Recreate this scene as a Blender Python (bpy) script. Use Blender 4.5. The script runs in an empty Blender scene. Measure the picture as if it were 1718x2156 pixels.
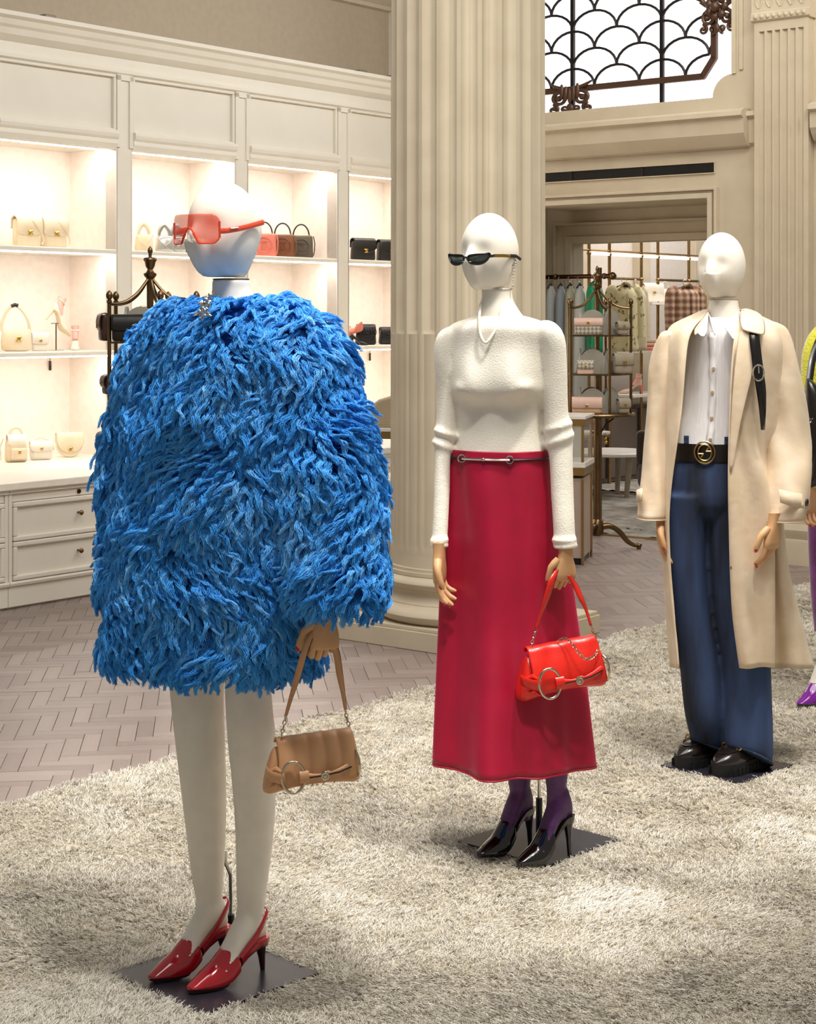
import bpy, bmesh, math, random
import numpy as np
from mathutils import Vector, Matrix, noise
random.seed(7); RNG = np.random.default_rng(7)
SC = bpy.context.scene; COL = SC.collection
PI = math.pi
# ---------------------------------------------------------------- camera, light, exposure
CAMH, F, CX, HY = 1.53, 3600.0, 859.0, 670.0
cam = bpy.data.cameras.new('camera'); co = bpy.data.objects.new('camera', cam); COL.objects.link(co)
cam.sensor_fit = 'VERTICAL'; cam.sensor_height = 24.0; cam.lens = F/2156*24.0
cam.shift_y = -(1078-HY)/2156
co.location = (0, 0, CAMH); co.rotation_euler = (PI/2, 0, 0); cam.clip_end = 100
SC.camera = co
world = bpy.data.worlds.new('world'); SC.world = world; world.use_nodes = True
bg = world.node_tree.nodes['Background']; bg.inputs[0].default_value = (1.0, 0.955, 0.90, 1); bg.inputs[1].default_value = 0.23
SC.view_settings.view_transform = 'Standard'; SC.view_settings.look = 'None'
SC.view_settings.exposure = 0.0; SC.view_settings.gamma = 1.0; SC.view_settings.use_curve_mapping = False
SC.cycles.max_bounces = 8; SC.cycles.transparent_max_bounces = 16

def lfp(t, s_, z): return (-2.13+.6225*t-.7826*s_, 8.93+.7826*t+.6225*s_, z)
def aim(o, target):
    o.rotation_euler = (Vector(target)-o.location).to_track_quat('-Z', 'Y').to_euler()
def area(name, loc, target, power, sx, sy, color=(1, .96, .905)):
    l = bpy.data.lights.new(name, 'AREA'); l.shape = 'RECTANGLE'; l.size = sx; l.size_y = sy
    l.energy = power; l.color = color
    o = bpy.data.objects.new(name, l); COL.objects.link(o); o.location = loc; aim(o, target); return o
def spot(name, loc, target, power, angle, blend=.6, rad=.06, color=(1, .96, .905)):
    l = bpy.data.lights.new(name, 'SPOT'); l.energy = power; l.spot_size = math.radians(angle); l.spot_blend = blend
    l.shadow_soft_size = rad; l.color = color
    o = bpy.data.objects.new(name, l); COL.objects.link(o); o.location = loc; aim(o, target); return o
area('overhead_fill', (0.6, 4.7, 4.6), (0.6, 4.75, 0), 270, 4.5, 3.6)  # unseen broad area light, put in overhead for general brightness
area('shelf_wall_fill', lfp(2.0, -2.2, 4.5), lfp(2.0, 1.3, 2.6), 58, 4.0, .3)  # fill light added to brighten the cabinets and upper shelf wall
area('back_wall_fill', (2.6, 8.6, 4.5), (2.2, 11.0, 2.2), 62, 2.5, .3)  # another added fill, lifts the wall around window and doorway
area('far_room_light', (3.6, 15.6, 3.4), (3.4, 15.8, 0), 150, 3.5, 4.0, (1, .95, .91))
spot('ceiling_spot_coat', (.15, 3.0, 4.5), (-.45, 4.0, 1.1), 430, 40, rad=.14)
spot('ceiling_spot_skirt', (.95, 4.15, 4.5), (.38, 5.0, 1.2), 410, 38, rad=.14)
spot('ceiling_spot_trench', (1.6, 4.9, 4.5), (1.1, 5.8, 1.2), 330, 38, rad=.14)
spot('ceiling_spot_floor', (-2.2, 5.4, 4.4), (-.9, 7.0, 0), 70, 60, 1.0)

# ---------------------------------------------------------------- materials
def lin(c):
    if isinstance(c, str):
        c = [int(c[i:i+2], 16)/255 for i in (0, 2, 4)]
    else:
        c = [x/255 for x in c]
    return tuple(((x+.055)/1.055)**2.4 if x > .04045 else x/12.92 for x in c)
MATS = {}
def mat(name, col, rough=.5, metal=0., col2=None, nscale=20., detail=4., bump=0., bscale=60., coat=0., sheen=0., trans=0.,
        alpha=1., emit=0., stretch=None, spec=.5, ior=1.45, ramp=(.35, .65), sheencol=None, sss=0.):
    if name in MATS: return MATS[name]
    m = bpy.data.materials.new(name); m.use_nodes = True; nt = m.node_tree; N = nt.nodes; L = nt.links
    b = N['Principled BSDF']; c = lin(col)
    b.inputs['Base Color'].default_value = (*c, 1); b.inputs['Roughness'].default_value = rough
    b.inputs['Metallic'].default_value = metal; b.inputs['Coat Weight'].default_value = coat; b.inputs['Coat Roughness'].default_value = .08
    b.inputs['Sheen Weight'].default_value = sheen; b.inputs['Sheen Roughness'].default_value = .4
    if sheencol: b.inputs['Sheen Tint'].default_value = (*lin(sheencol), 1)
    b.inputs['Transmission Weight'].default_value = trans; b.inputs['Alpha'].default_value = alpha
    b.inputs['Specular IOR Level'].default_value = spec; b.inputs['IOR'].default_value = ior
    if emit:
        b.inputs['Emission Color'].default_value = (*c, 1); b.inputs['Emission Strength'].default_value = emit
    tc = N.new('ShaderNodeTexCoord'); mp = N.new('ShaderNodeMapping'); L.new(tc.outputs['Object'], mp.inputs[0])
    if stretch: mp.inputs['Scale'].default_value = stretch
    nz = N.new('ShaderNodeTexNoise'); nz.inputs['Scale'].default_value = nscale; nz.inputs['Detail'].default_value = detail
    L.new(mp.outputs[0], nz.inputs['Vector'])
    c2 = lin(col2) if col2 else tuple(x*.94 for x in c)
    rp = N.new('ShaderNodeValToRGB'); rp.color_ramp.elements[0].position = ramp[0]; rp.color_ramp.elements[1].position = ramp[1]
    rp.color_ramp.elements[0].color = (*c2, 1); rp.color_ramp.elements[1].color = (*c, 1)
    L.new(nz.outputs['Fac'], rp.inputs[0]); L.new(rp.outputs[0], b.inputs['Base Color'])
    if bump:
        n2 = N.new('ShaderNodeTexNoise'); n2.inputs['Scale'].default_value = bscale; n2.inputs['Detail'].default_value = 3
        L.new(mp.outputs[0], n2.inputs['Vector'])
        bp = N.new('ShaderNodeBump'); bp.inputs['Strength'].default_value = bump; bp.inputs['Distance'].default_value = .01
        L.new(n2.outputs['Fac'], bp.inputs['Height']); L.new(bp.outputs[0], b.inputs['Normal'])
    MATS[name] = m; return m

# ---------------------------------------------------------------- pixel helpers: camera ray -> place in the room
def W(px, py, Y): return Vector(((px-CX)/F*Y, Y, CAMH-(py-HY)/F*Y))
def FL(px, py):
    Y = F*CAMH/(py-HY); return Vector(((px-CX)/F*Y, Y, 0))
class Frame:
    def __init__(s, o, ang): s.o = Vector((o[0], o[1], 0)); s.a = ang; s.x = Vector((math.cos(ang), math.sin(ang), 0)); s.y = Vector((-math.sin(ang), math.cos(ang), 0))
    def hit(s, px, py, d):     # local (x, z) where the ray through a pixel meets the vertical plane y = d of this frame
        k = (px-CX)/F; o = s.o+s.y*d
        t = (k*o.y-o.x)/(s.x.x-k*s.x.y); Y = o.y+t*s.x.y
        return t, CAMH-(py-HY)/F*Y
    def pt(s, x, y, z=0): return s.o+s.x*x+s.y*y+Vector((0, 0, z))
LF = Frame((-2.13, 8.93), math.radians(51.5))     # left wall of shelves
BF = Frame((2.48, 10.63), math.radians(-38.5))    # wall with the window and doorway

# ---------------------------------------------------------------- mesh builder
class MB:
    def __init__(s, xf=None): s.v = []; s.f = []; s.xf = xf
    def add(s, vs, fs):
        o = len(s.v)
        s.v += [tuple(s.xf(Vector(p))) if s.xf else tuple(p) for p in vs]
        s.f += [tuple(i+o for i in f) for f in fs]; return s
    def box(s, x0, x1, y0, y1, z0, z1):
        return s.add([(x0,y0,z0),(x1,y0,z0),(x1,y1,z0),(x0,y1,z0),(x0,y0,z1),(x1,y0,z1),(x1,y1,z1),(x0,y1,z1)],
                     [(3,2,1,0),(4,5,6,7),(0,1,5,4),(1,2,6,5),(2,3,7,6),(3,0,4,7)])
    def loft(s, rings, c0=True, c1=True, closed=True):
        n = len(rings[0]); vs = [p for r in rings for p in r]; fs = []
        for i in range(len(rings)-1):
            for j in range(n if closed else n-1):
                k = (j+1) % n; fs.append((i*n+j, i*n+k, (i+1)*n+k, (i+1)*n+j))
        if closed and c0: fs.append(tuple(range(n))[::-1])
        if closed and c1: fs.append(tuple(range((len(rings)-1)*n, len(rings)*n)))
        return s.add(vs, fs)
    def lathe(s, prof, c=(0,0,0), seg=16, c0=True, c1=True):
        return s.loft([[(c[0]+r*math.cos(2*PI*j/seg), c[1]+r*math.sin(2*PI*j/seg), c[2]+z) for j in range(seg)] for r, z in prof], c0, c1)
    def tube(s, path, r, seg=8, closed=False, flat=1., up=(0,0,1)):
        P = [Vector(p) for p in path]; n = len(P); rr = r if isinstance(r, (list, tuple)) else [r]*n
        rings = []; a = None
        for i in range(n):
            if closed: t = P[(i+1)%n]-P[i-1]
            else: t = P[min(i+1,n-1)]-P[max(i-1,0)]
            if t.length < 1e-9: t = Vector((0,0,1))
            t.normalize()
            if a is None:
                a = Vector(up).cross(t)
                if a.length < 1e-3: a = Vector((1,0,0)).cross(t)
            a = (a-t*a.dot(t))
            if a.length < 1e-6: a = t.orthogonal()
            a.normalize(); b = t.cross(a)
            rings.append([P[i]+(a*math.cos(2*PI*j/seg)+b*math.sin(2*PI*j/seg)*flat)*rr[i] for j in range(seg)])
        if closed: rings.append(rings[0]); return s.loft(rings, False, False)
        return s.loft(rings)
    def cyl(s, p0, p1, r0, r1=None, seg=12): return s.tube([p0, p1], [r0, r0 if r1 is None else r1], seg)
    def ell(s, c, r, seg=16, nr=10, M=None):
        rx, ry, rz = (r, r, r) if not isinstance(r, (tuple, list)) else r; rings = []
        for i in range(nr+1):
            ph = -PI/2+PI*i/nr; cr = max(math.cos(ph), 1e-3); rg = []
            for j in range(seg):
                p = Vector((rx*cr*math.cos(2*PI*j/seg), ry*cr*math.sin(2*PI*j/seg), rz*math.sin(ph)))
                if M is not None: p = M @ p
                rg.append(Vector(c)+p)
            rings.append(rg)
        return s.loft(rings)
    def torus(s, c, R, r, nrm=(0,1,0), seg=24, sec=8, R2=None, up=(0,0,1), a0=0, a1=2*PI):
        n = Vector(nrm).normalized(); a = Vector(up).cross(n)
        if a.length < 1e-4: a = n.orthogonal()
        a.normalize(); b = n.cross(a); R2 = R2 or R; full = abs(a1-a0-2*PI) < 1e-6
        k = seg if full else seg+1
        pts = [Vector(c)+a*R*math.cos(a0+(a1-a0)*i/seg)+b*R2*math.sin(a0+(a1-a0)*i/seg) for i in range(k)]
        return s.tube(pts, r, sec, closed=full, up=n)
    def prism(s, poly, y0, y1):            # polygon in (x, z), extruded along y
        n = len(poly)
        return s.add([(x,y0,z) for x,z in poly]+[(x,y1,z) for x,z in poly],
                     [tuple(range(n)), tuple(range(2*n-1, n-1, -1))]+[(i, i+n, (i+1)%n+n, (i+1)%n) for i in range(n)])
    def slab(s, poly, z0, z1):             # polygon in (x, y), extruded along z
        n = len(poly)
        return s.add([(x,y,z0) for x,y in poly]+[(x,y,z1) for x,y in poly],
                     [tuple(range(n-1,-1,-1)), tuple(range(n, 2*n))]+[(i, (i+1)%n, (i+1)%n+n, i+n) for i in range(n)])
    def sweep(s, prof, x0, x1):            # profile in (y, z) swept along x
        n = len(prof)
        return s.add([(x0,y,z) for y,z in prof]+[(x1,y,z) for y,z in prof],
                     [tuple(range(n)), tuple(range(2*n-1,n-1,-1))]+[(i, i+n, (i+1)%n+n, (i+1)%n) for i in range(n)])
    def rbox(s, w, d, h, r=.01, c=(0,0,0), n=3, tw=1., td=1., bulge=0.):   # soft box standing on z = c.z
        def ring(z, ins, k):
            ww = w/2*(1+(tw-1)*k)-ins; dd = (d/2)*(1+(td-1)*k+bulge*math.sin(PI*k))-ins; q = max(min(r*1.5, ww*.6, dd*.9)-ins*.3, 1e-3); out = []
            for cx, cy, a0 in ((1,1,0),(-1,1,PI/2),(-1,-1,PI),(1,-1,1.5*PI)):
                for i in range(n+1):
                    a = a0+PI/2*i/n; out.append((c[0]+cx*(ww-q)+q*math.cos(a), c[1]+cy*(dd-q)+q*math.sin(a), c[2]+z))
            return out
        zs = [(r*(1-math.cos(PI/2*i/n)), r*(1-math.sin(PI/2*i/n))) for i in range(n+1)]
        rg = [ring(z, ins, z/h) for z, ins in zs]
        if bulge: rg += [ring(h*k, 0, k) for k in (.3, .5, .7)]
        rg += [ring(h-z, ins, 1-z/h) for z, ins in zs[::-1]]
        return s.loft(rg)
    def build(s, name, m, parent=None, world=False, smooth=True, ang=40, bevel=0., sub=0, solid=0., kind=None, label=None, bseg=2, fix=True):
        me = bpy.data.meshes.new(name)
        vs = s.v
        if world and parent is not None:
            r = parent
            while r.parent is not None: r = r.parent
            L = r.location; vs = [(x-L.x, y-L.y, z-L.z) for x, y, z in vs]
        me.from_pydata(vs, [], s.f); me.update()
        if fix:
            bm = bmesh.new(); bm.from_mesh(me); bmesh.ops.recalc_face_normals(bm, faces=bm.faces); bm.to_mesh(me); bm.free()
        if smooth:
            me.shade_smooth()
            if ang < 180: me.set_sharp_from_angle(angle=math.radians(ang))
        me.materials.append(m)
        o = bpy.data.objects.new(name, me); COL.objects.link(o)
        if parent is not None: o.parent = parent
        if solid:
            md = o.modifiers.new('solid', 'SOLIDIFY'); md.thickness = solid; md.offset = 0
        if bevel:
            md = o.modifiers.new('bevel', 'BEVEL'); md.width = bevel; md.segments = bseg; md.limit_method = 'ANGLE'; md.angle_limit = math.radians(35)
        if sub:
            md = o.modifiers.new('sub', 'SUBSURF'); md.levels = sub; md.render_levels = sub
        if kind: o['kind'] = kind
        if label: o['label'] = label
        return o
def tag(o, label=None, cat=None, group=None, kind=None):
    if label: o['label'] = label
    if cat: o['category'] = cat
    if group: o['group'] = group
    if kind: o['kind'] = kind
    return o
def thing(name, label=None, cat=None, loc=(0,0,0), rz=0., group=None, kind=None):
    o = bpy.data.objects.new(name, None); COL.objects.link(o); o.empty_display_size = .05
    o.location = loc; o.rotation_euler = (0, 0, rz); return tag(o, label, cat, group, kind)
def kids(o): return [c for c in COL.objects if c.parent is o]
def dup(o, loc=None, rz=None, label=None, parent=None):
    ks = kids(o); c = o.copy(); COL.objects.link(c)
    if parent is not None: c.parent = parent
    if loc is not None: c.location = loc
    if rz is not None: c.rotation_euler = (0, 0, rz)
    if label: c['label'] = label
    for k in ks: dup(k, parent=c)
    return c
def spline(keys, n):              # Catmull-Rom through key tuples
    K = [np.array(k, float) for k in keys]; K = [2*K[0]-K[1]]+K+[2*K[-1]-K[-2]]; out = []
    m = len(K)-3
    for i in range(n):
        u = i/(n-1)*m; j = min(int(u), m-1); t = u-j; a, b, c, d = K[j:j+4]
        out.append(.5*((2*b)+(-a+c)*t+(2*a-5*b+4*c-d)*t*t+(-a+3*b-3*c+d)*t**3))
    return out
def sm(a, b, x):
    t = min(max((x-a)/(b-a), 0), 1); return t*t*(3-2*t)
def xform(loc, ax, ay, az):
    ax, ay, az, loc = Vector(ax), Vector(ay), Vector(az), Vector(loc)
    return lambda p: loc+ax*p.x+ay*p.y+az*p.z

# shared materials
CREAM = mat('cream_paint', 'ebe5d8', .45, col2='e8e2d4', nscale=4)
STONE = mat('cream_plaster', 'cdc0a7', .6, col2='c7b9a0', nscale=6, bump=.03, bscale=120)
NICHE = mat('pale_fabric_panel', 'f6e9dd', .8, bump=.05, bscale=400)
BRASS = mat('aged_brass', '80684a', .30, 1., col2='6e583e', nscale=12)
GOLD = mat('polished_gold', 'd9b45f', .2, 1.)
SILVER = mat('polished_nickel', 'd8d4cc', .15, 1.)
BLACKM = mat('satin_black', '17161a', .35)
PLATE = mat('black_steel', '2a2831', .32, col2='222028')
BODY = mat('cream_mannequin', 'f1eadb', .38, spec=.4)
WOOD = mat('tan_wood_hand', 'd3a878', .45, col2='c2946a', nscale=14, stretch=(1,1,.25))
NAIL = mat('red_nail', 'b3141f', .2, coat=.6)
# ================================================================ setting: floor, planks, rug
def plank_mat():
    m = bpy.data.materials.new('weathered_oak'); m.use_nodes = True; nt = m.node_tree; N = nt.nodes; L = nt.links
    b = N['Principled BSDF']; b.inputs['Roughness'].default_value = .38
    oi = N.new('ShaderNodeObjectInfo'); at = N.new('ShaderNodeAttribute'); at.attribute_name = 'tone'
    ad = N.new('ShaderNodeMath'); ad.operation = 'ADD'; L.new(oi.outputs['Random'], ad.inputs[0]); L.new(at.outputs['Fac'], ad.inputs[1])
    fr = N.new('ShaderNodeMath'); fr.operation = 'FRACT'; L.new(ad.outputs[0], fr.inputs[0])
    rp = N.new('ShaderNodeValToRGB'); e = rp.color_ramp.elements
    e[0].color = (*lin('877872'), 1); e[1].color = (*lin('9c8d86'), 1); e[1].position = .9
    x = rp.color_ramp.elements.new(.45); x.color = (*lin('92837c'), 1)
    L.new(fr.outputs[0], rp.inputs[0])
    tc = N.new('ShaderNodeTexCoord'); mp = N.new('ShaderNodeMapping'); mp.inputs['Scale'].default_value = (6, 70, 6)
    L.new(tc.outputs['Object'], mp.inputs[0]); nz = N.new('ShaderNodeTexNoise'); nz.inputs['Scale'].default_value = 1.3; nz.inputs['Detail'].default_value = 5
    L.new(mp.outputs[0], nz.inputs['Vector'])
    mx = N.new('ShaderNodeMix'); mx.data_type = 'RGBA'; mx.blend_type = 'MULTIPLY'; mx.inputs[0].default_value = .5
    L.new(rp.outputs[0], mx.inputs[6]); r2 = N.new('ShaderNodeValToRGB'); r2.color_ramp.elements[0].position = .3
    r2.color_ramp.elements[0].color = (.74, .70, .69, 1); L.new(nz.outputs['Fac'], r2.inputs[0]); L.new(r2.outputs[0], mx.inputs[7])
    L.new(mx.outputs[2], b.inputs['Base Color'])
    bp = N.new('ShaderNodeBump'); bp.inputs['Strength'].default_value = .08; L.new(nz.outputs['Fac'], bp.inputs['Height']); L.new(bp.outputs[0], b.inputs['Normal'])
    return m
OAK = plank_mat()
floor = MB().box(-6, 9, 1.5, 24, -.1, -.012).build('floor', mat('floor_joint', '4a3d36', .8), kind='structure', smooth=False)
U1 = Vector((.6225, .7826, 0)); U2 = Vector((-.7826, .6225, 0))
RA = Vector((-1.278, 5.358, 0))                      # a point of the rug's straight edge, which runs along U1
def rug_side(p): return (Vector((p[0], p[1], 0))-RA).dot(-U2)   # > 0 on the rug
def build_planks():
    w = .0625; Lp = .25; a = math.radians(90+6.5); q = Vector((math.cos(a), math.sin(a), 0)); p = Vector((math.sin(a), -math.cos(a), 0))
    o0 = Vector((.0, 8.0, 0)); near = []
    for i in range(-190, 190):
        for j in range(-60, 60):
            for h in (0, 1):
                if h == 0: u, v, hor = i+4*j+2, i-4*j+.5, True
                else: u, v, hor = i+4*j+.5, i-4*j+3, False
                c = o0+p*u*w+q*v*w
                if not (5.0 < c.y < 13.2): continue
                px = CX+F*c.x/c.y
                if px < -260 or px > 2300 or rug_side(c) > .12: continue
                if (c-LF.o).dot(LF.y) > .15: continue
                near.append((c.y, c, hor))
    near.sort(key=lambda t: t[0])
    vis = [t for t in near if not (205 < CX+F*t[1].x/t[1].y < 640 and t[0] > 6.9)]
    rest = [t for t in near if t not in vis[:300]] if len(vis) > 300 else []
    g = .0007; x, y, z, ch = Lp/2-g, w/2-g, 0., .0012
    base = [(-x,-y,-.012),(x,-y,-.012),(x,y,-.012),(-x,y,-.012),(-x,-y,-ch),(x,-y,-ch),(x,y,-ch),(-x,y,-ch),
            (-x+ch,-y+ch,0),(x-ch,-y+ch,0),(x-ch,y-ch,0),(-x+ch,y-ch,0)]
    fs = [(0,1,5,4),(1,2,6,5),(2,3,7,6),(3,0,4,7),(4,5,9,8),(5,6,10,9),(6,7,11,10),(7,4,8,11),(8,9,10,11)]
    me = bpy.data.meshes.new('plank'); me.from_pydata(base, [], fs); me.materials.append(OAK)
    ang = math.atan2(p.y, p.x)
    for _, c, hor in vis[:300]:
        o = bpy.data.objects.new('plank', me); COL.objects.link(o); o.parent = floor
        o.location = (c.x, c.y, random.uniform(-.0012, .0004)); o.rotation_euler = (0, 0, ang if hor else ang+PI/2)
    mb = MB(); tones = []
    for _, c, hor in rest:
        aa = ang if hor else ang+PI/2; ca, sa = math.cos(aa), math.sin(aa); dz = random.uniform(-.0012, .0004)
        mb.add([(c.x+vx*ca-vy*sa, c.y+vx*sa+vy*ca, vz+dz) for vx, vy, vz in base], fs); tones += [random.random()]*len(fs)
    o = mb.build('plank_field', OAK, floor, smooth=False, kind='stuff', fix=False)
    at = o.data.attributes.new('tone', 'FLOAT', 'FACE'); at.data.foreach_set('value', tones)
build_planks()

def hair(name, m, parent, P, rad, tone, root):       # P: (n, k, 3) points, rad: (n, k), tone: (n,)
    n, k, _ = P.shape
    hc = bpy.data.hair_curves.new(name); hc.add_curves([k]*n)
    off = np.array(root, np.float32)
    hc.attributes['position'].data.foreach_set('vector', (P-off).astype(np.float32).ravel())
    ra = hc.attributes.get('radius') or hc.attributes.new('radius', 'FLOAT', 'POINT')
    ra.data.foreach_set('value', rad.astype(np.float32).ravel())
    t = hc.attributes.new('tone', 'FLOAT', 'CURVE'); t.data.foreach_set('value', tone.astype(np.float32))
    hc.materials.append(m)
    o = bpy.data.objects.new(name, hc); COL.objects.link(o); o.parent = parent; o['kind'] = 'stuff'; return o
def hair_mat(name, dark, mid, light, rough=.6, tip=None):
    m = bpy.data.materials.new(name); m.use_nodes = True; nt = m.node_tree; N = nt.nodes; L = nt.links
    b = N['Principled BSDF']; b.inputs['Roughness'].default_value = rough; b.inputs['Specular IOR Level'].default_value = .25
    at = N.new('ShaderNodeAttribute'); at.attribute_name = 'tone'
    rp = N.new('ShaderNodeValToRGB'); e = rp.color_ramp.elements
    e[0].color = (*lin(dark), 1); e[1].color = (*lin(light), 1); x = e.new(.5); x.color = (*lin(mid), 1)
    L.new(at.outputs['Fac'], rp.inputs[0]); L.new(rp.outputs[0], b.inputs['Base Color']); return m

RUGM = mat('rug_backing', 'c5bba6', .95, col2='9d9484', nscale=9, detail=8, bump=.6, bscale=160)
PILE = hair_mat('rug_pile', '7a7164', 'e0dacd', 'f5f1e8', .9)
PLATES = []
def plate_quad(c, a, half): 
    ux, uy = Vector((math.cos(a), math.sin(a), 0)), Vector((-math.sin(a), math.cos(a), 0)); return c, ux, uy, half
PLATES = [plate_quad(Vector((-.447, 3.972, 0)), math.radians(45), .170), plate_quad(Vector((.378, 4.98, 0)), math.radians(47), .165),
          plate_quad(Vector((1.085, 5.82, 0)), math.radians(46), .160), plate_quad(Vector((1.80, 6.77, 0)), math.radians(46), .160)]
def build_rug():
    rug = thing('shag_rug', 'pale beige shaggy rug under the mannequins with one straight edge on the parquet', 'rug', (1.0, 6.0, 0))
    # backing: a wavy sheet, edge running along U1
    mb = MB(); nu, nv = 90, 60; vs = []
    for j in range(nv+1):
        for i in range(nu+1):
            p = RA+U1*(-4.2+10.1*i/nu)-U2*(6.2*j/nv)
            wob = .02*noise.noise(p*3)+.012*noise.noise(p*9) if j == 0 else 0
            p = p+U2*wob; z = .002+.005*noise.noise(p*4) if j else -.002
            vs.append((p.x, p.y, max(z, .0005) if j else .0005))
    fs = [(j*(nu+1)+i, j*(nu+1)+i+1, (j+1)*(nu+1)+i+1, (j+1)*(nu+1)+i) for j in range(nv) for i in range(nu)]
    mb.add(vs, fs).build('backing', RUGM, rug, world=True)
    # pile: tufts, thinner with distance
    n = 118000; Y = 3.3/(1-RNG.random(n)*(1-3.3/10.2)); X = (RNG.random(n)*.66-.26)*Y
    side = (X-RA.x)*(-U2.x)+(Y-RA.y)*(-U2.y); ok = side > -.015+.02*np.sin(X*9+Y*7)
    ok &= (X-RA.x)*U1.x+(Y-RA.y)*U1.y < 5.88
    for c, ux, uy, h in PLATES:
        dx = (X-c.x)*ux.x+(Y-c.y)*ux.y; dy = (X-c.x)*uy.x+(Y-c.y)*uy.y
        ok &= ~((abs(dx) < h+.002) & (abs(dy) < h+.002))
    X, Y = X[ok], Y[ok]; n = len(X)
    fx = np.array([noise.noise(Vector((x*1.7, y*1.7, 0)))+.7*noise.noise(Vector((x*5, y*5, 3))) for x, y in zip(X, Y)])
    fy = np.array([noise.noise(Vector((x*1.7, y*1.7, 9)))+.7*noise.noise(Vector((x*5, y*5, 13))) for x, y in zip(X, Y)])
    k = 5; fib = np.repeat(np.arange(n), k); N = len(fib)
    sc = (Y[fib]/4.5)**.6
    bx = X[fib]+RNG.normal(0, .0045, N)*sc; by = Y[fib]+RNG.normal(0, .0045, N)*sc
    ln = RNG.uniform(.7, 1.2, N)*(.0155+.003*fy[fib])
    lx = fx[fib]*.013+RNG.normal(0, .006, N); ly = fy[fib]*.013+RNG.normal(0, .006, N)-.002
    P = np.zeros((N, 4, 3)); 
    for t in range(4):
        s = t/3; P[:, t, 0] = bx+lx*s*s; P[:, t, 1] = by+ly*s*s; P[:, t, 2] = .001+ln*(s-.25*s*s)
    rad = np.outer(  .0010*sc, np.array([1, 1.05, .95, .35]))
    tt = RNG.random(n); tone = np.clip(.55+.3*fx+RNG.normal(0, .12, n), 0, 1); tone[tt < .05] *= .25
    hair('pile', PILE, rug, P, rad, np.clip(tone[fib]+RNG.normal(0, .08, N), 0, 1), (1.0, 6.0, 0))
build_rug()

# ================================================================ left wall of lit shelves
LW = LF.a
def lf(x, y, z=0): return LF.pt(x, y, z)
wl = thing('wall_left', loc=lf(0, 0), rz=LW, kind='structure')
MB().box(-1.2, 4.95, 1.34, 1.44, 0, 4.7).build('plaster', mat('greige_wall', 'b9aa94', .7), wl, smooth=False)
MB().box(4.86, 4.95, -.02, 1.34, 0, 4.7).build('end_wall', CREAM, wl, smooth=False)
LED = mat('warm_led', 'fffbf6', .5, emit=40)
tr1 = thing('trim_1', loc=lf(0, 0), rz=LW, kind='structure')
MB().sweep([(.72,3.31),(.72,3.285),(.75,3.27),(.765,3.24),(.785,3.225),(.80,3.19),(.83,3.17),(.85,3.155),(.85,3.05),(1.36,3.05),(1.36,3.31)], -1.2, 4.85).build('cornice', CREAM, tr1, ang=25)
MB().sweep([(.825,3.085),(.825,3.062),(.85,3.05),(.87,3.05),(.87,3.085)], -1.2, 4.85).build('lower_bead', CREAM, tr1, ang=25)
for i, x in enumerate((1.10, 4.05, 4.42)):
    tg = thing('uplight', ('small grey uplight box standing on top of the shelf cornice near the left edge', 'small grey uplight standing on the shelf cornice, nearer the white head of the pair', 'small grey uplight standing on the shelf cornice, closer to the big column of the pair')[i], 'lamp', lf(x, .95, 3.31), LW, 'uplights on the cornice')
    MB().rbox(.09, .07, .06, .006).build('housing', mat('grey_metal', '8d857a', .4), tg)
    MB().box(-.16, .16, .02, .03, 0, .012).build('mounting_rail', MATS['grey_metal'], tg, smooth=False)
tr2 = thing('trim_2', loc=lf(0, 0), rz=LW, kind='structure')
MB().sweep([(1.34,3.95),(1.30,3.96),(1.30,3.99),(1.26,4.02),(1.22,4.06),(1.22,4.10),(1.16,4.16),(1.16,4.3),(1.34,4.3)], -1.2, 4.85).build('crown_molding', mat('greige_trim', 'c9bda8', .6), tr2, ang=25)

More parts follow.
